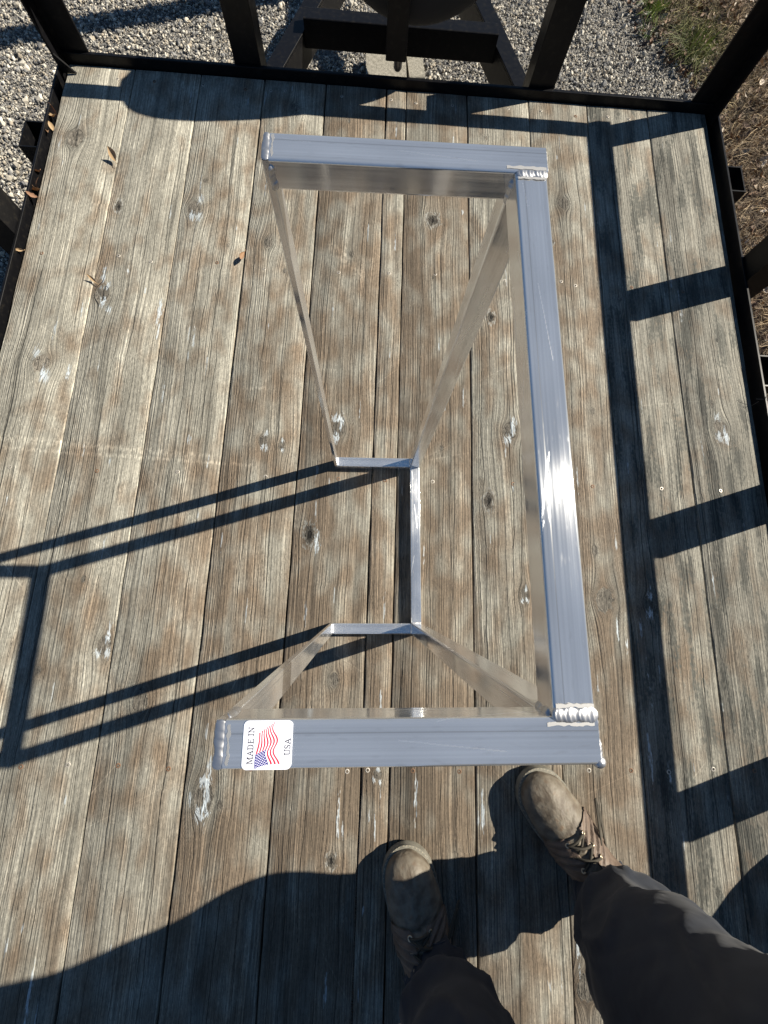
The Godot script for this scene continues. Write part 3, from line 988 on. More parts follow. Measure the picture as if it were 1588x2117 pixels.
# ---------------------------------------------------------------- aluminium stand
func make_stand() -> void:
	var W := 0.2072
	var D := 0.4163
	var T := 0.7337
	var t := 0.0245
	var b := 0.0228
	var r := 0.0022
	var fb := 0.0062   # thickness of the flat bar legs
	var al: Material = mats["aluminium"]
	var wd: Material = mats["weld"]
	var s := thing("aluminium_stand", "bare welded aluminium tube stand standing on the plank deck", "metal stand", Vector3(-0.08636, 0.0, -0.32344), 0.02511)
	var h := t * 0.5
	# top: far and near tubes run the whole width, the side tube stands between them
	obj("top_tube", rbar(Vector3(fb - 0.001, T - b / 2, h), Vector3(W, T - b / 2, h), Vector3.BACK, Vector3.UP, t, b, r), al, s)
	var near_tube := obj("top_tube", rbar(Vector3(fb - 0.001, T - b / 2, D - h), Vector3(W, T - b / 2, D - h), Vector3.BACK, Vector3.UP, t, b, r), al, s)
	obj("top_tube", rbar(Vector3(W - h, T - b / 2 - 0.0004, t + 0.0005), Vector3(W - h, T - b / 2 - 0.0004, D - t - 0.0005), Vector3.RIGHT, Vector3.UP, t - 0.0006, b, r), al, s)
	# base
	obj("base_tube", rbar(Vector3(fb, b / 2 + 0.0005, h), Vector3(W - t, b / 2 + 0.0005, h), Vector3.BACK, Vector3.UP, t - 0.001, b - 0.001, r), al, s)
	obj("base_tube", rbar(Vector3(fb, b / 2 + 0.0005, D - h), Vector3(W - t, b / 2 + 0.0005, D - h), Vector3.BACK, Vector3.UP, t - 0.001, b - 0.001, r), al, s)
	obj("base_tube", rbar(Vector3(W - h, b / 2 + 0.0005, t), Vector3(W - h, b / 2 + 0.0005, D - t), Vector3.RIGHT, Vector3.UP, t - 0.001, b - 0.001, r), al, s)
	# legs: flat bars at the open side, square tubes at the closed side
	for z in [h, D - h]:
		obj("flat_leg", rbar(Vector3(fb / 2, 0.001, z), Vector3(fb / 2, T - 0.0015, z), Vector3.BACK, Vector3.RIGHT, t - 0.0005, fb, 0.0009), al, s)
		obj("square_leg", rbar(Vector3(W - h, 0.001, z), Vector3(W - h, T - b + 0.0004, z), Vector3.BACK, Vector3.RIGHT, t - 0.0003, t - 0.0003, r), al, s)
	# welds at the top
	var up := Vector3.UP
	var n := 0
	for q in [
		[Vector3(W - t + 0.001, T - 0.0001, t + 0.001), Vector3(W, T - 0.0001, t + 0.001), up, 0.0072, 0.0016, 0.0026],
		[Vector3(W - t - 0.001, T - 0.0001, D - t - 0.001), Vector3(W + 0.001, T - 0.0001, D - t - 0.001), up, 0.0080, 0.0019, 0.0027],
		[Vector3(0.0028, T - 0.0004, 0.0005), Vector3(0.0028, T - 0.0004, t), up, 0.0060, 0.0014, 0.0041],
		[Vector3(0.0028, T - 0.0004, D - t), Vector3(0.0028, T - 0.0004, D), up, 0.0060, 0.0014, 0.0041],
		[Vector3(W + 0.0003, T - 0.0025, D - t + 0.001), Vector3(W + 0.0003, T - 0.0025, D + 0.001), Vector3.RIGHT, 0.004, 0.0022, 0.0022],
		[Vector3(W + 0.0002, T - 0.002, 0.002), Vector3(W + 0.0002, T - 0.002, t - 0.002), Vector3.RIGHT, 0.0032, 0.0014, 0.0022],
		[Vector3(W - t + 0.0012, T - 0.006, t + 0.0005), Vector3(W - t + 0.0012, T - b - 0.002, t + 0.0005), Vector3(-1, 0, 1).normalized(), 0.008, 0.003, 0.0027],
		[Vector3(W - t + 0.0012, T - 0.006, D - t - 0.0005), Vector3(W - t + 0.0012, T - b - 0.002, D - t - 0.0005), Vector3(-1, 0, -1).normalized(), 0.008, 0.003, 0.0027],
		[Vector3(fb + 0.0005, T - 0.004, t), Vector3(fb + 0.0005, T - b, t), Vector3(1, 0, 1).normalized(), 0.007, 0.0022, 0.0027],
		[Vector3(fb + 0.0005, T - 0.004, D - t), Vector3(fb + 0.0005, T - b, D - t), Vector3(1, 0, -1).normalized(), 0.006, 0.0018, 0.0027],
		[Vector3(W - t + 0.0005, b + 0.0002, 0.002), Vector3(W - t + 0.0005, b + 0.0002, t - 0.002), up, 0.0042, 0.0012, 0.0024],
		[Vector3(W - t + 0.0005, b + 0.0002, D - t + 0.002), Vector3(W - t + 0.0005, b + 0.0002, D - 0.002), up, 0.0042, 0.0012, 0.0024],
		[Vector3(W - t + 0.003, b + 0.0002, t + 0.0005), Vector3(W - 0.002, b + 0.0002, t + 0.0005), up, 0.0042, 0.0012, 0.0024],
		[Vector3(W - t + 0.003, b + 0.0002, D - t - 0.0005), Vector3(W - 0.002, b + 0.0002, D - t - 0.0005), up, 0.0042, 0.0012, 0.0024],
		[Vector3(fb + 0.0008, b + 0.0002, 0.002), Vector3(fb + 0.0008, b + 0.0002, t - 0.002), up, 0.0040, 0.0012, 0.0024],
		[Vector3(fb + 0.0008, b + 0.0002, D - t + 0.002), Vector3(fb + 0.0008, b + 0.0002, D - 0.002), up, 0.0040, 0.0012, 0.0024]]:
		n += 1
		obj("weld_bead", bead(q[0], q[1], q[2], q[3], q[4], q[5], 900 + n), wd, s)
	# blob where a bead ends at the near right corner
	var bl := Shape.new()
	var pr := PackedVector2Array()
	for k in 9:
		pr.append(Vector2(0.0036 * sin(PI * k / 8.0), -0.0036 * cos(PI * k / 8.0)))
	bl.lathe(pr, Vector3(W + 0.0002, T - 0.003, D - 0.0012), Vector3.UP, 16)
	obj("weld_bead", bl.mesh(), wd, s)
	# frosted metal beside the seams
	for q in [[Vector3(W - t - 0.006, T + 0.0002, t - 0.0048), Vector3(W - 0.001, T + 0.0002, t - 0.0022)], [Vector3(W - t + 0.002, T + 0.0002, t + 0.0045), Vector3(W - 0.0015, T + 0.0002, t + 0.0062)],
		[Vector3(W - t + 0.0015, T + 0.0002, D - t - 0.0068), Vector3(W - 0.0015, T + 0.0002, D - t - 0.0048)], [Vector3(W - t - 0.004, T + 0.0002, D - t + 0.0028), Vector3(W - 0.002, T + 0.0002, D - t + 0.0044)],
		[Vector3(0.0066, T + 0.0002, 0.0025), Vector3(0.0080, T + 0.0002, t - 0.0025)], [Vector3(0.0066, T + 0.0002, D - t + 0.0025), Vector3(0.0082, T + 0.0002, D - 0.0025)]]:
		var z := Shape.new()
		haze_strip(z, q[0], q[1])
		obj("weld_edge", z.mesh(), mats["weld_haze"], s)
	make_sticker(s, Vector3(0.0280, T, D - h), near_tube)


func haze_strip(z: Shape, lo: Vector3, hi: Vector3) -> void:
	var wob := noise(int(absf(lo.x * 99999.0)) + int(lo.z * 7777.0), 70.0, 2)
	var long_x := hi.x - lo.x > hi.z - lo.z
	var k := 24
	var first := z.v.size()
	for i in k + 1:
		var f := float(i) / k
		for e in 2:
			var j := wob.get_noise_2d(f * 0.05, e * 9.0) * 0.0009
			var p: Vector3
			if long_x:
				p = Vector3(lerpf(lo.x, hi.x, f), lo.y, (lo.z if e == 0 else hi.z) + j)
			else:
				p = Vector3((lo.x if e == 0 else hi.x) + j, lo.y, lerpf(lo.z, hi.z, f))
			z.put(p, Vector3.UP, Vector2(f, e))
	for i in k:
		z.quad(first + 2 * i, first + 2 * i + 2, first + 2 * i + 3, first + 2 * i + 1)


func make_sticker(s: Node3D, at: Vector3, _on: Node) -> void:
	var w := 0.0256
	var h := 0.0238
	var px := 360
	var py := 330
	var im := Image.create(px, py, false, Image.FORMAT_RGB8)
	im.fill(Color(0.90, 0.91, 0.955))
	var red := Color(0.86, 0.16, 0.27)
	var blue := Color(0.16, 0.15, 0.50)
	for j in 900:
		var t := j / 899.0
		for i in 520:
			var q := i / 519.0
			var xl := 0.265 + 0.05 * t + 0.018 * sin(t * TAU * 0.95 + PI)
			var xr := 0.675 - 0.035 * t + 0.048 * cos(t * TAU * 1.75) + 0.045 * (1.0 - t) * (1.0 - t)
			var x := lerpf(xl, xr, q)
			var y0 := 0.975 - 0.09 * q - 0.03 * sin(q * PI)
			var y1 := 0.26 - 0.23 * q
			var y := lerpf(y0, y1, t)
			var c := Color(0.95, 0.95, 0.98)
			if int(q * 13.0) % 2 == 0:
				c = red
			if q < 7.0 / 13.0 and t < 0.40:
				c = blue
				var cu := q / (7.0 / 13.0) * 9.0 + 0.5
				var cv := t / 0.40 * 11.0 + 0.5
				if int(cu) > 0 and int(cu) < 9 and (int(cu) + int(cv)) % 2 == 0:
					var d := Vector2(fmod(cu, 1.0) - 0.5, (fmod(cv, 1.0) - 0.5) * 0.9)
					if d.length() < 0.44:
						c = Color(0.93, 0.93, 0.98)
			im.set_pixel(clampi(int(x * px), 0, px - 1), clampi(int(y * py), 0, py - 1), c)
	var m := std("sticker_print", Color.WHITE, 0.45)
	m.albedo_texture = ImageTexture.create_from_image(im)
	var p := Shape.new()
	var r := 0.0026
	var ring := []
	for c in 4:
		var cx := (w / 2 - r) * (1.0 if c == 0 or c == 3 else -1.0)
		var cz := (h / 2 - r) * (1.0 if c < 2 else -1.0)
		for k in 7:
			var a := PI / 2 * c + PI / 2 * k / 6.0
			ring.append(Vector2(cx + cos(a) * r, cz + sin(a) * r))
	var top := []
	var uvs := []
	for q in ring:
		top.append(Vector3(q.x, 0.00045, q.y))
		uvs.append(Vector2(q.x / w + 0.5, q.y / h + 0.5))
	p.flat(top, Vector3.UP, uvs)
	for i in ring.size():
		var a: Vector2 = ring[i]
		var b: Vector2 = ring[(i + 1) % ring.size()]
		p.flat([Vector3(a.x, 0.0, a.y), Vector3(b.x, 0.0, b.y), Vector3(b.x, 0.00045, b.y), Vector3(a.x, 0.00045, a.y)], Vector3(a.x + b.x, 0, a.y + b.y), [Vector2(0.02, 0.5), Vector2(0.02, 0.5), Vector2(0.02, 0.5), Vector2(0.02, 0.5)])
	var o := obj("sticker", p.mesh(), m, s)
	o.position = at
	o.set_meta("label", "white origin sticker with a waving striped flag")
	var ink := std("sticker_ink", Color(0.17, 0.17, 0.24), 0.5)
	for q in [["MADE IN", -0.0086, 0.0002, 0.0180], ["USA", 0.0106, 0.0010, 0.0082]]:
		var tm := TextMesh.new()
		var f := SystemFont.new()
		f.font_names = PackedStringArray(["Droid Serif"])
		tm.font = f
		tm.text = q[0]
		tm.font_size = 64
		tm.pixel_size = 0.0001
		tm.depth = 0.0001
		tm.curve_step = 1.0
		var size := tm.get_aabb().size
		var l := obj("lettering", tm, ink, o)
		var k: float = q[3] / maxf(size.x, 1e-5)
		l.transform = Transform3D(Basis(Vector3(0, 0, -k), Vector3(-k, 0, 0), Vector3(0, 1, 0)), Vector3(q[1], 0.00055, q[2]))


# ---------------------------------------------------------------- person
static func boot_sdf(p: Vector3) -> float:
	var d := egg(p, Vector3(0.000, 0.036, -0.236), Vector3(0.047, 0.038, 0.060))
	d = smin(d, egg(p, Vector3(0.002, 0.040, -0.185), Vector3(0.050, 0.046, 0.072)), 0.03)
	d = smin(d, egg(p, Vector3(0.0, 0.055, -0.125), Vector3(0.041, 0.056, 0.075)), 0.035)
	d = smin(d, egg(p, Vector3(0.0, 0.045, -0.045), Vector3(0.038, 0.065, 0.050)), 0.03)
	d = smin(d, cone(p, Vector3(0, 0.10, -0.068), Vector3(0, 0.22, -0.060), 0.046, 0.050), 0.04)
	# creases where the toes bend
	var c := exp(-pow((p.z + 0.165) / 0.03, 2.0)) * smoothstep(0.03, 0.07, p.y)
	d += c * 0.0030 * sin((p.z + 0.35 * absf(p.x) + 0.12 * p.x) * 420.0)
	d += 0.0013 * sin(p.z * 90.0 + p.x * 60.0) * sin(p.x * 80.0 - p.y * 50.0)
	return maxf(d, 0.019 - p.y)


static func quarter_sdf(p: Vector3) -> float:
	var d := boot_sdf(p) - 0.0030
	var ax := absf(p.x)
	# front edge swept back down the sides, gap in the middle for the tongue
	var corner := Vector2(maxf(0.0, 0.022 - (ax - 0.012)), maxf(0.0, 0.022 - (p.z + 0.206)))
	var gap := 0.0105 - 0.03 * (p.z + 0.18)
	var reg := maxf(-(p.z + 0.206) + maxf(0.0, 0.062 - p.y) * 1.1, gap - ax)
	reg = maxf(reg, corner.length() - 0.022) if corner.x > 0.0 and corner.y > 0.0 else reg
	return maxf(d, maxf(reg, 0.024 - p.y))


func boot_top(x: float, z: float, off: float) -> Vector3:
	var y := 0.16
	while y > 0.0 and boot_sdf(Vector3(x, y, z)) > off:
		y -= 0.001
	return Vector3(x, y, z)


func sole_half(z: float) -> float:
	# half width of the sole along the foot (z from 0 at the heel to -0.30 at the toe)
	var s := clampf(-z / 0.300, 0.0, 1.0)
	var heel := sqrt(maxf(0.0, 1.0 - pow(maxf(0.0, 0.13 - s) / 0.13, 2.0)))
	var toe := sqrt(maxf(0.0, 1.0 - pow(maxf(0.0, s - 0.76) / 0.24, 2.2)))
	var mid := lerpf(0.040, 0.0545, smoothstep(0.25, 0.68, s)) - 0.006 * exp(-pow((s - 0.4) / 0.12, 2.0))
	return mid * heel * toe


func sole_mesh() -> ArrayMesh:
	var s := Shape.new()
	var k := 40
	var ring := PackedVector2Array()
	for i in k + 1:
		var f := 0.5 - 0.5 * cos(PI * i / k)
		ring.append(Vector2(sole_half(-0.300 * f), 0.004 - 0.304 * f))
	for i in range(k - 1, 0, -1):
		var f := 0.5 - 0.5 * cos(PI * i / k)
		ring.append(Vector2(-sole_half(-0.300 * f), 0.004 - 0.304 * f))
	var m := ring.size()
	var levels := [[-0.002, 0.0, -0.3], [0.0, 0.003, 0.0], [0.0, 0.014, 0.0], [-0.0012, 0.0155, 0.3], [0.0004, 0.017, 0.0], [0.0004, 0.0225, 0.0], [-0.0015, 0.024, 0.8], [-0.012, 0.0238, 1.0]]
	var first := s.v.size()
	for l in levels:
		for i in m:
			var a := ring[(i + m - 1) % m]
			var b := ring[(i + 1) % m]
			var nn := Vector2(b.y - a.y, -(b.x - a.x)).normalized()
			if nn.dot(ring[i] - Vector2(0, -0.15)) < 0.0:
				nn = -nn
			var p: Vector2 = ring[i] + nn * l[0]
			var lift := 0.010 * pow(clampf((-p.y - 0.20) / 0.10, 0.0, 1.0), 2.0)
			s.put(Vector3(p.x, l[1] + lift * (1.0 if l[1] < 0.02 else 0.6), p.y), (Vector3(nn.x, 0, nn.y) * (1.0 - absf(l[2])) + Vector3(0, l[2], 0)).normalized())
	for l in levels.size() - 1:
		for i in m:
			s.quad(first + l * m + i, first + (l + 1) * m + i, first + (l + 1) * m + (i + 1) % m, first + l * m + (i + 1) % m)
	var c := s.put(Vector3(0, 0.0, -0.15), Vector3.DOWN)
	var c2 := s.v.size()
	for i in m:
		s.put(s.v[first + i], Vector3.DOWN)
	for i in m:
		s.tri(c, c2 + i, c2 + (i + 1) % m)
	return s.mesh()


func stitches() -> ArrayMesh:
	var s := Shape.new()
	for i in 74:
		var f := 0.5 - 0.5 * cos(PI * (0.06 + 0.91 * (i % 37) / 36.0))
		var sg := -1.0 if i < 37 else 1.0
		var p := Vector2(sg * maxf(sole_half(-0.300 * f) - 0.0030, 0.0), 0.004 - 0.304 * f)
		var g := f + 0.004
		var p2 := Vector2(sg * maxf(sole_half(-0.300 * g) - 0.0030, 0.0), 0.004 - 0.304 * g)
		var dir := (p2 - p).normalized()
		var lift := 0.010 * pow(clampf((-p.y - 0.20) / 0.10, 0.0, 1.0), 2.0) * 0.6
		var c := Vector3(p.x, 0.0238 + lift, p.y)
		var q := rounded(0.0009, 0.0012, 0.0003)
		var along := Vector3(dir.x, 0, dir.y)
		s.bar(c - along * 0.0014, c + along * 0.0014, along.cross(Vector3.UP), Vector3.UP, q[0], q[1])
	return s.mesh()


func hem_seam(left: bool, up: float) -> ArrayMesh:
	var s := Shape.new()
	var pts := PackedVector3Array()
	var c := Vector3(0.158, 0, 0.698) if left else Vector3(0.490, 0, 0.559)
	for i in 49:
		var th := TAU * i / 48.0
		var y := 0.078 + 0.012 * sin(th + 0.9 + (1.3 if left else 0.0)) + up
		var r := 0.03
		while r < 0.14 and trouser_sdf(Vector3(c.x + cos(th) * r, y, c.z + sin(th) * r)) < 0.0:
			r += 0.001
		pts.append(Vector3(c.x + cos(th) * r, y, c.z + sin(th) * r))
	s.tube(pts, 0.0011, 5)
	return s.mesh()


func make_person() -> void:
	var base := Vector3(0.33, 0.0, 0.60)
	var p := thing("person", "person in dark trousers and worn brown lace-up work boots, standing on the deck", "person", base)
	# boots: heel at the origin, toe along -z
	var bm := nets(boot_sdf, Vector3(-0.062, 0.012, -0.306), Vector3(0.062, 0.205, 0.012), 0.0042)
	var qm := nets(quarter_sdf, Vector3(-0.062, 0.016, -0.20), Vector3(0.062, 0.205, 0.016), 0.0036)
	var so := sole_mesh()
	for side in [[Vector3(0.533, 0.0, 0.607), Vector3(0.361, 0.0, 0.366), "scuffed grey-brown boot in full sun"], [Vector3(0.178, 0.0, 0.790), Vector3(0.092, 0.0, 0.500), "boot with only its toe in the sun"]]:
		var heel: Vector3 = side[0]
		var dir: Vector3 = (side[1] - heel).normalized()
		var bt := obj("boot", bm, mats["boot_leather"], p)
		bt.position = heel - base
		bt.rotation.y = atan2(-dir.x, -dir.z)
		bt.set_meta("label", side[2])
		obj("sole", so, mats["sole"], bt)
		obj("welt_stitching", stitches(), mats["thread"], bt)
		obj("quarter", qm, mats["quarter_leather"], bt)
		var ring := Shape.new()
		var torus := PackedVector2Array()
		for k in 9:
			var a := TAU * k / 8.0
			torus.append(Vector2(0.0034 + 0.0013 * cos(a), 0.0011 * sin(a)))
		var rows := [-0.189, -0.167, -0.146]
		for i in rows.size():
			for sx in [-1.0, 1.0]:
				var at := boot_top(sx * (0.019 + 0.001 * i), rows[i], 0.0032)
				var e := Shape.new()
				var g := Vector3(boot_sdf(at + Vector3(0.003, 0, 0)) - boot_sdf(at - Vector3(0.003, 0, 0)), boot_sdf(at + Vector3(0, 0.003, 0)) - boot_sdf(at - Vector3(0, 0.003, 0)), boot_sdf(at + Vector3(0, 0, 0.003)) - boot_sdf(at - Vector3(0, 0, 0.003))).normalized()
				e.lathe(torus, at + g * 0.0008, g, 14)
				obj("eyelet", e.mesh(), mats["brass"], bt)
		# laces
		for i in rows.size():
			var a := boot_top(-0.019, rows[i], 0.004)
			var b := boot_top(0.019, rows[i] if i == 0 else rows[i - 1], 0.004)
			lace(bt, a, b, 0.007)
			if i > 0:
				lace(bt, boot_top(0.019, rows[i], 0.004), boot_top(-0.019, rows[i - 1], 0.004), 0.010)
		# loose loops at the outer side
		for k in 3:
			var st := Vector3(0.024, 0.094, -0.150)
			var pts := PackedVector3Array()
			for j in 13:
				var f := j / 12.0
				var out := sin(PI * f)
				pts.append(st + Vector3(0.012 + 0.042 * out + 0.004 * k * out, -0.034 * out - 0.012 * f, -0.046 * out * (0.75 + 0.25 * k) + 0.03 * f))
			var l := Shape.new()
			l.tube(pts, 0.0016, 7)
			obj("lace", l.mesh(), mats["lace"], bt)
	# trousers: both legs, seat and waist are one cloth
	var f := func(q: Vector3) -> float: return trouser_sdf(q + base)
	obj("trousers", nets(f, Vector3(0.02, 0.05, 0.34) - base, Vector3(0.62, 1.05, 0.86) - base, 0.0085, 1.3), mats["trouser_cloth"], p)

	for left in [false, true]:
		var hs := obj("hem_seam", hem_seam(left, 0.016), std("seam_thread", lin(0.05, 0.055, 0.065), 0.9), p)
		hs.position = -base


func lace(bt: Node, a: Vector3, b: Vector3, lift: float) -> void:
	var pts := PackedVector3Array()
	for j in 9:
		var f := j / 8.0
		pts.append(a.lerp(b, f) + Vector3.UP * lift * sin(PI * f))
	var l := Shape.new()
	l.tube(pts, 0.0024, 7)
	obj("lace", l.mesh(), mats["lace"], bt)


var fold := noise(61, 8.0, 1)
var fold2 := noise(62, 24.0, 2)


func trouser_sdf(q: Vector3) -> float:
	# right leg (in the sun), left leg, seat
	var r := cone(q, Vector3(0.494, 0.06, 0.562), Vector3(0.456, 0.29, 0.540), 0.074, 0.097)
	r = smin(r, cone(q, Vector3(0.456, 0.29, 0.540), Vector3(0.462, 0.54, 0.475), 0.098, 0.103), 0.05)
	r = smin(r, cone(q, Vector3(0.462, 0.54, 0.475), Vector3(0.425, 0.88, 0.535), 0.103, 0.124), 0.05)
	var l := cone(q, Vector3(0.158, 0.06, 0.698), Vector3(0.170, 0.28, 0.655), 0.072, 0.086)
	l = smin(l, cone(q, Vector3(0.170, 0.28, 0.655), Vector3(0.19, 0.54, 0.610), 0.086, 0.096), 0.05)
	l = smin(l, cone(q, Vector3(0.19, 0.54, 0.610), Vector3(0.24, 0.88, 0.60), 0.096, 0.120), 0.05)
	var d := smin(r, l, 0.03)
	d = smin(d, egg(q, Vector3(0.335, 0.95, 0.55), Vector3(0.195, 0.16, 0.15)), 0.06)
	# cloth hangs in soft folds; the hems break over the boots
	var right := q.x > 0.32
	var lean := clampf((q.y - 0.06) / 0.23, 0.0, 1.0)
	var cx := lerpf(0.494, 0.456, lean) if right else lerpf(0.158, 0.172, lean)
	var cz := lerpf(0.562, 0.540, lean) if right else lerpf(0.698, 0.655, lean)
	var a := atan2(q.z - cz, q.x - cx) + (0.0 if right else 1.3)
	var low := 1.0 - smoothstep(0.20, 0.62, q.y)
	var n := fold.get_noise_3d(q.x * 0.6, q.y * 0.6, q.z * 0.6)
	var m := fold2.get_noise_3d(q.x * 0.5, q.y * 0.5 + q.x * 0.3, q.z * 0.5)
	d += 0.009 * low
	d -= 0.0050 * sin(2.0 * a + 8.0 * q.y + 2.2 * n) * (0.4 + 0.6 * low)
	# creases: sharp soft-shouldered ridges running up the leg
	var ca := cos(a)
	var sa := sin(a)
	var r1 := 1.0 - minf(1.0, absf(fold.get_noise_3d(ca * 0.13 + q.y * 0.25, sa * 0.13, q.y * 0.45 + ca * 0.05)) * 3.2)
	var r2 := 1.0 - minf(1.0, absf(fold.get_noise_3d(ca * 0.10 + 7.0, sa * 0.10 + q.y * 0.7, q.y * 0.9)) * 3.6)
	d -= (0.0085 * r1 * r1 + 0.0038 * r2 * r2) * (0.35 + 0.65 * low)
	var brk := q.y - 0.165 - 0.022 * sin(a * 1.0 + 0.7) - 0.012 * n
	d -= 0.012 * exp(-brk * brk / 0.0007) - 0.009 * exp(-(brk + 0.045) * (brk + 0.045) / 0.0005)
	d += 0.0015 * m
	var hem := 0.078 + 0.012 * sin(a + 0.9) + 0.006 * sin(a * 3.0 + 1.0)
	return maxf(maxf(d, hem - q.y), q.y - 1.03)


# ---------------------------------------------------------------- leaves, plants, ground
func leaf_mesh(length: float, width: float, curl: float, fold_up: float, lobes := 0) -> ArrayMesh:
	var s := Shape.new()
	var k := 10
	for side in [-1.0, 1.0]:
		var first := s.v.size()
		for i in k + 1:
			var f := float(i) / k
			var hw := width * 0.5 * pow(sin(PI * clampf(f, 0.02, 0.985)), 0.8)
			if lobes > 0:
				hw *= 0.62 + 0.38 * absf(sin(f * PI * lobes))
			var bend := curl * (f - 0.5) * (f - 0.5) * length * 4.0
			var z := (f - 0.5) * length
			s.put(Vector3(0, bend, z), Vector3.UP, Vector2(0.5, f))
			s.put(Vector3(side * hw * cos(fold_up), bend + hw * sin(fold_up), z + 0.0), Vector3(-side * sin(fold_up), cos(fold_up), 0), Vector2(0.5 + side * 0.5, f))
		for i in k:
			s.quad(first + 2 * i, first + 2 * i + 2, first + 2 * i + 3, first + 2 * i + 1)
	s.tube(PackedVector3Array([Vector3(0, curl * length, length * 0.49), Vector3(0, curl * length * 1.2 + 0.001, length * 0.6), Vector3(0.002, curl * length * 1.2, length * 0.72)]), 0.0007, 5)
	return s.mesh()


func make_leaves() -> void:
	var tan_leaf := std("tan_leaf", lin(0.42, 0.29, 0.16), 0.7)
	var rust_leaf := std("rust_leaf", lin(0.27, 0.15, 0.09), 0.7)
	var brown_leaf := std("brown_leaf", lin(0.24, 0.14, 0.075), 0.7)
	for m in [tan_leaf, rust_leaf, brown_leaf]:
		m.backlight_enabled = true
		m.backlight = Color(0.3, 0.18, 0.08)
	var o := obj("dry_leaf", leaf_mesh(0.036, 0.024, 0.25, 0.55), tan_leaf)
	o.transform = Transform3D(Basis.from_euler(Vector3(0.5, 0.5, 0.35)), Vector3(-0.755, 0.012, -1.187))
	tag(o, "curled tan leaf lying on the planks near the far left corner", "leaf")
	o = obj("dry_leaf", leaf_mesh(0.030, 0.018, 0.3, 0.8), brown_leaf)
	o.transform = Transform3D(Basis.from_euler(Vector3(0.2, 2.9, 0.9)), Vector3(-0.374, 0.008, -0.885))
	tag(o, "small brown leaf caught on a plank joint left of the stand's thin leg", "leaf")
	o = obj("dry_leaf", leaf_mesh(0.030, 0.010, 0.15, 0.6), tan_leaf)
	o.transform = Transform3D(Basis.from_euler(Vector3(0.3, 0.9, 0.4)), Vector3(-0.750, 0.006, -0.790))
	tag(o, "narrow pale leaf beside the paint-flecked knot on the left", "leaf")
	var rim := [
		[-1.338, rust_leaf, 0.040, "pointed rust leaf in the left rim gap, nearest the front corner"], [-1.316, tan_leaf, 0.036, "tan lobed leaf in the left rim gap, second from the front corner"], [-1.290, tan_leaf, 0.030, "small tan leaf in the left rim gap beside the stake pocket"],
		[-1.262, brown_leaf, 0.026, "little dark brown leaf in the left rim gap just behind the stake pocket"], [-1.122, rust_leaf, 0.026, "short rust leaf leading the second cluster in the left rim gap"], [-1.090, rust_leaf, 0.042, "long rust leaf in the middle of the second rim cluster"],
		[-1.064, brown_leaf, 0.038, "upright brown leaf of the second cluster in the left rim gap"], [-1.036, rust_leaf, 0.036, "torn rust leaf ending the second cluster, just ahead of the left post"], [-0.868, tan_leaf, 0.024, "lone pale leaf in the left rim gap behind the left post"]]
	for i in rim.size():
		var m := leaf_mesh(rim[i][2] * 0.82, rim[i][2] * 0.82 * rng.randf_range(0.5, 0.68), rng.randf_range(-0.2, 0.3), rng.randf_range(0.2, 0.8), 3 if i % 2 == 1 else 0)
		o = obj("dry_leaf", m, rim[i][1])
		o.transform = Transform3D(Basis.from_euler(Vector3(rng.randf_range(-0.9, 0.9), rng.randf() * TAU, rng.randf_range(-0.9, 0.9))), Vector3(-0.953 + rng.randf_range(-0.002, 0.003), 0.002 + rng.randf_range(-0.004, 0.006), rim[i][0]))
		tag(o, rim[i][3], "leaf", "leaves caught along the left rim")


func make_plants() -> void:
	# two green clumps at the edge of the gravel
	for q in [[Vector3(1.335, GROUND, -2.93), 0.085, lin(0.15, 0.23, 0.04), 170, "bright green weed clump at the gravel's edge", "weed"], [Vector3(1.50, GROUND, -2.66), 0.13, lin(0.12, 0.14, 0.045), 200, "olive green grass tuft among dry grass beside the gravel", "grass tuft"], [Vector3(1.30, GROUND, -2.78), 0.05, lin(0.11, 0.17, 0.04), 70, "small green sprig on the gravel edge nearest the right corner post", "weed"]]:
		var s := Shape.new()
		for i in q[3]:
			var a := rng.randf() * TAU
			var rad: float = q[1] * sqrt(rng.randf()) * 0.6
			blade(s, Vector3(cos(a) * rad, 0, sin(a) * rad), a + rng.randf_range(-0.8, 0.8), q[1] * rng.randf_range(0.5, 1.2), rng.randf_range(0.002, 0.0045), rng.randf_range(0.3, 1.3))
		var m := std("leaf_green_%d" % int(q[3]), q[2], 0.6)
		m.backlight_enabled = true
		m.backlight = Color(0.18, 0.23, 0.05)
		var o := obj("grass_tuft" if q[5] == "grass tuft" else "weed_clump", s.mesh(), m)
		o.position = q[0]
		tag(o, q[4], q[5])
	# dry tendrils against the right rim
	var t := Shape.new()
	for k in 4:
		var pts := PackedVector3Array()
		for j in 9:
			var f := j / 8.0
			pts.append(Vector3(-0.085 * f + 0.01 * sin(f * 9.0 + k), -0.02 + 0.085 * sin(f * 2.2) - 0.02 * k * f, 0.012 * sin(f * 6.0 + k * 2.0) + 0.01 * k))
		t.tube(pts, 0.0009, 5, 0.0004)
	var v := obj("dry_vine", t.mesh(), std("dry_stem", lin(0.30, 0.25, 0.19), 0.8))
	v.position = Vector3(1.12, 0.0, -0.555)
	tag(v, "thin dry vine tendrils curling over the right rim", "vine")


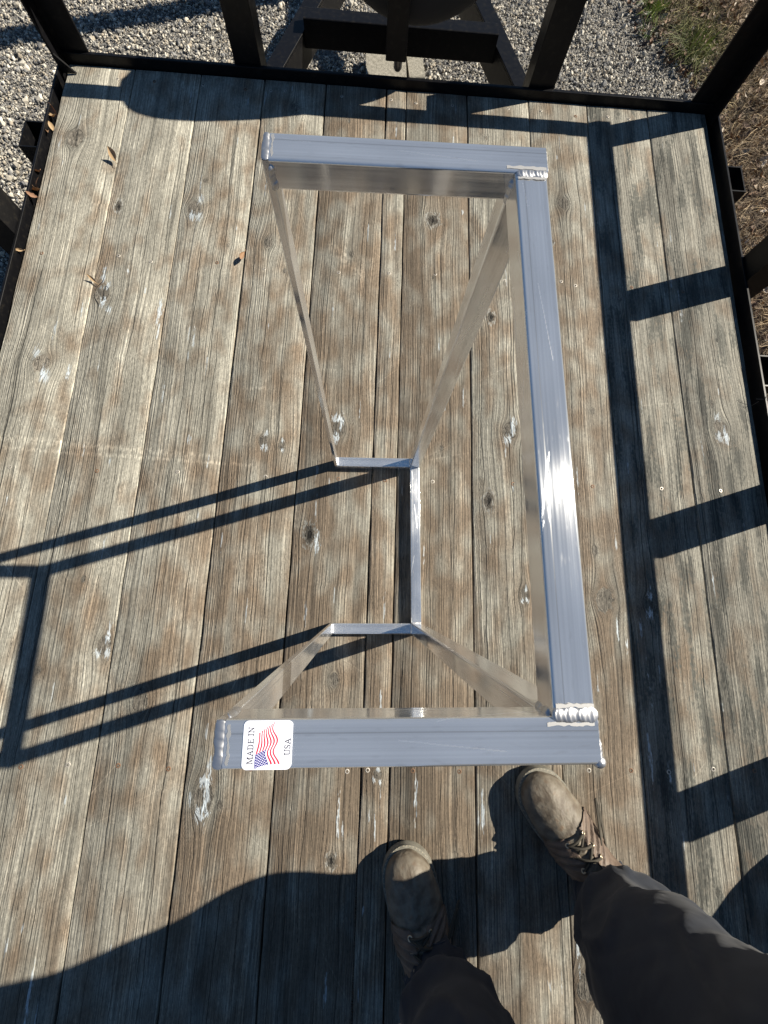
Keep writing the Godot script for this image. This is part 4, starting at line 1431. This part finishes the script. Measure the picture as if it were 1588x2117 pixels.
func blade(s: Shape, at: Vector3, turn: float, length: float, width: float, lean: float) -> void:
	var dir := Vector3(cos(turn), 0, sin(turn))
	var side := Vector3(-sin(turn), 0, cos(turn)) * width * 0.5
	var first := s.v.size()
	for i in 4:
		var f := i / 3.0
		var ang := lean * f
		var p := at + dir * length * f * sin(ang) + Vector3.UP * length * f * cos(ang)
		var n := (Vector3.UP * sin(ang) - dir * cos(ang)).normalized() * -1.0
		n = (n + Vector3.UP * 0.6).normalized()
		s.put(p - side * (1.0 - f * 0.9), n)
		s.put(p + side * (1.0 - f * 0.9), n)
	for i in 3:
		s.quad(first + 2 * i, first + 2 * i + 2, first + 2 * i + 3, first + 2 * i + 1)


func stone_mesh(sd: int) -> ArrayMesh:
	var r := RandomNumberGenerator.new()
	r.seed = sd
	var g := (1.0 + sqrt(5.0)) / 2.0
	var p := []
	for q in [[-1, g, 0], [1, g, 0], [-1, -g, 0], [1, -g, 0], [0, -1, g], [0, 1, g], [0, -1, -g], [0, 1, -g], [g, 0, -1], [g, 0, 1], [-g, 0, -1], [-g, 0, 1]]:
		p.append(Vector3(q[0], q[1], q[2]).normalized() * r.randf_range(0.72, 1.2) * Vector3(0.5, 0.34, 0.42))
	var s := Shape.new()
	for t in [[0, 11, 5], [0, 5, 1], [0, 1, 7], [0, 7, 10], [0, 10, 11], [1, 5, 9], [5, 11, 4], [11, 10, 2], [10, 7, 6], [7, 1, 8], [3, 9, 4], [3, 4, 2], [3, 2, 6], [3, 6, 8], [3, 8, 9], [4, 9, 5], [2, 4, 11], [6, 2, 10], [8, 6, 7], [9, 8, 1]]:
		s.flat([p[t[0]], p[t[1]], p[t[2]]], p[t[0]] + p[t[1]] + p[t[2]])
	return s.mesh()


func edge_x(z: float) -> float:
	return 1.26 + 0.10 * sin(z * 2.1 + 0.6) + 0.05 * sin(z * 7.3) + 0.16 * smoothstep(-2.9, -2.3, z)


func scatter(called: String, m: Mesh, mat: Material, xf: Array, cols: PackedColorArray) -> void:
	var mm := MultiMesh.new()
	mm.transform_format = MultiMesh.TRANSFORM_3D
	mm.use_colors = true
	mm.mesh = m
	mm.instance_count = xf.size()
	for i in xf.size():
		mm.set_instance_transform(i, xf[i])
		mm.set_instance_color(i, cols[i])
	var o := MultiMeshInstance3D.new()
	o.name = called
	o.multimesh = mm
	o.material_override = mat
	o.set_meta("kind", "stuff")
	o.set_meta("label", {"gravel": "loose grey crushed stone round the front and left of the trailer", "leaf_litter": "brown fallen leaves and bark scraps right of the trailer", "dry_grass": "dry straw-coloured grass right of the trailer"}[called])
	o.set_meta("category", {"gravel": "gravel", "leaf_litter": "leaf litter", "dry_grass": "grass"}[called])
	add_child(o, true)


func make_ground() -> void:
	var s := Shape.new()
	s.flat([Vector3(-60, GROUND - 0.012, -60), Vector3(60, GROUND - 0.012, -60), Vector3(60, GROUND - 0.012, 60), Vector3(-60, GROUND - 0.012, 60)], Vector3.UP)
	var o := obj("ground", s.mesh(), mats["soil"])
	o.set_meta("kind", "structure")
	tag(o, "brown soil and leaf mould beside the gravel yard", "ground")
	s = Shape.new()
	var k := 120
	var first := 0
	for i in k + 1:
		var z := lerpf(-20.0, 20.0, float(i) / k)
		s.put(Vector3(-30, GROUND - 0.006, z), Vector3.UP)
		s.put(Vector3(edge_x(z) + 0.02, GROUND - 0.006, z), Vector3.UP)
	for i in k:
		s.quad(first + 2 * i, first + 2 * i + 1, first + 2 * i + 3, first + 2 * i + 2)
	o = obj("gravel_yard", s.mesh(), mats["gravel_bed"])
	o.set_meta("kind", "structure")
	tag(o, "grey gravel yard under and around the trailer", "gravel yard")
	# loose stones where the photograph sees the yard
	var pal := [lin(0.46, 0.43, 0.375), lin(0.34, 0.325, 0.30), lin(0.55, 0.51, 0.44), lin(0.20, 0.20, 0.20), lin(0.66, 0.63, 0.56), lin(0.13, 0.13, 0.135), lin(0.42, 0.37, 0.30), lin(0.28, 0.275, 0.27)]
	for kind in 4:
		var xf := []
		var cols := PackedColorArray()
		var sizes := [0.0062, 0.009, 0.013, 0.023][kind] as float
		var count := [56000, 44000, 19000, 2600][kind] as int
		var made := 0
		while made < count:
			var x := rng.randf_range(-2.75, 1.75)
			var z := rng.randf_range(-3.75, -0.7)
			if z > -1.75 and x > -1.35 or z > -1.9 and x > -0.9:
				continue
			if x > edge_x(z) + rng.randf_range(-0.22, 0.12) and rng.randf() < 0.94:
				continue
			var sz := sizes * rng.randf_range(0.65, 1.5)
			var b := Basis.from_euler(Vector3(rng.randf_range(-0.6, 0.6), rng.randf() * TAU, rng.randf_range(-0.6, 0.6))).scaled_local(Vector3(sz * rng.randf_range(0.8, 1.4), sz, sz * rng.randf_range(0.7, 1.1)))
			xf.append(Transform3D(b, Vector3(x, GROUND + sz * rng.randf_range(-0.12, 0.30), z)))
			var c: Color = pal[rng.randi() % pal.size()]
			var j := rng.randf_range(0.6, 1.15)
			c = c.srgb_to_linear() * j
			cols.append(Color(c.r, c.g * 0.99, c.b * 0.96))
			made += 1
		scatter("gravel", stone_mesh(800 + kind), mats["stone"], xf, cols)
	# leaf litter
	for kind in 3:
		var xf := []
		var cols := PackedColorArray()
		var made := 0
		var count := [4200, 3000, 2200][kind] as int
		while made < count:
			var x := rng.randf_range(1.0, 3.0)
			var z := rng.randf_range(-3.9, 0.3)
			if x < edge_x(z) - 0.12 + 0.25 * rng.randf() * rng.randf() and z < -1.9:
				continue
			if x < 1.0 + 0.0 * z:
				continue
			var b := Basis.from_euler(Vector3(rng.randf_range(-0.8, 0.8), rng.randf() * TAU, rng.randf_range(-0.8, 0.8))).scaled_local(Vector3.ONE * rng.randf_range(0.3, 0.85))
			xf.append(Transform3D(b, Vector3(x, GROUND + rng.randf_range(0.0, 0.030), z)))
			var q := rng.randf()
			var c := Color(0.12, 0.072, 0.048)
			if q > 0.55:
				c = Color(0.20, 0.13, 0.088)
			if q > 0.78:
				c = Color(0.36, 0.28, 0.20)
			if q > 0.91:
				c = Color(0.62, 0.55, 0.47)
			cols.append(c * rng.randf_range(0.45, 1.35))
		
			made += 1
		scatter("leaf_litter", leaf_mesh(0.055, 0.034, 0.25 + 0.1 * kind, 0.5, [0, 3, 4][kind]), mats["litter"], xf, cols)
	# dry grass
	for kind in 3:
		var s2 := Shape.new()
		for i in 5:
			blade(s2, Vector3(rng.randf_range(-0.012, 0.012), 0, rng.randf_range(-0.012, 0.012)), rng.randf() * TAU, rng.randf_range(0.04, 0.12), rng.randf_range(0.0012, 0.0024), rng.randf_range(0.9, 1.65))
		var xf := []
		var cols := PackedColorArray()
		var made := 0
		while made < 6500:
			var x := rng.randf_range(1.05, 3.0)
			var z := rng.randf_range(-3.9, 0.3)
			if z < -1.9 and x < edge_x(z) - 0.05 + 0.2 * rng.randf():
				continue
			xf.append(Transform3D(Basis.from_euler(Vector3(rng.randf_range(-0.3, 0.3), rng.randf() * TAU, rng.randf_range(-0.3, 0.3))).scaled_local(Vector3.ONE * rng.randf_range(0.5, 1.1)), Vector3(x, GROUND + 0.008, z)))
			var green := exp(-pow((x - 1.5) / 0.22, 2.0) - pow((z + 2.7) / 0.35, 2.0))
			var c := Color(0.36, 0.275, 0.175).lerp(Color(0.17, 0.19, 0.06), clampf(green * 1.1 * rng.randf_range(0.6, 1.2), 0, 1)) * float([0.35, 0.6, 0.9, 1.2, 1.9][rng.randi() % 5])
			cols.append(c)
			made += 1
		scatter("dry_grass", s2.mesh(), mats["litter"], xf, cols)
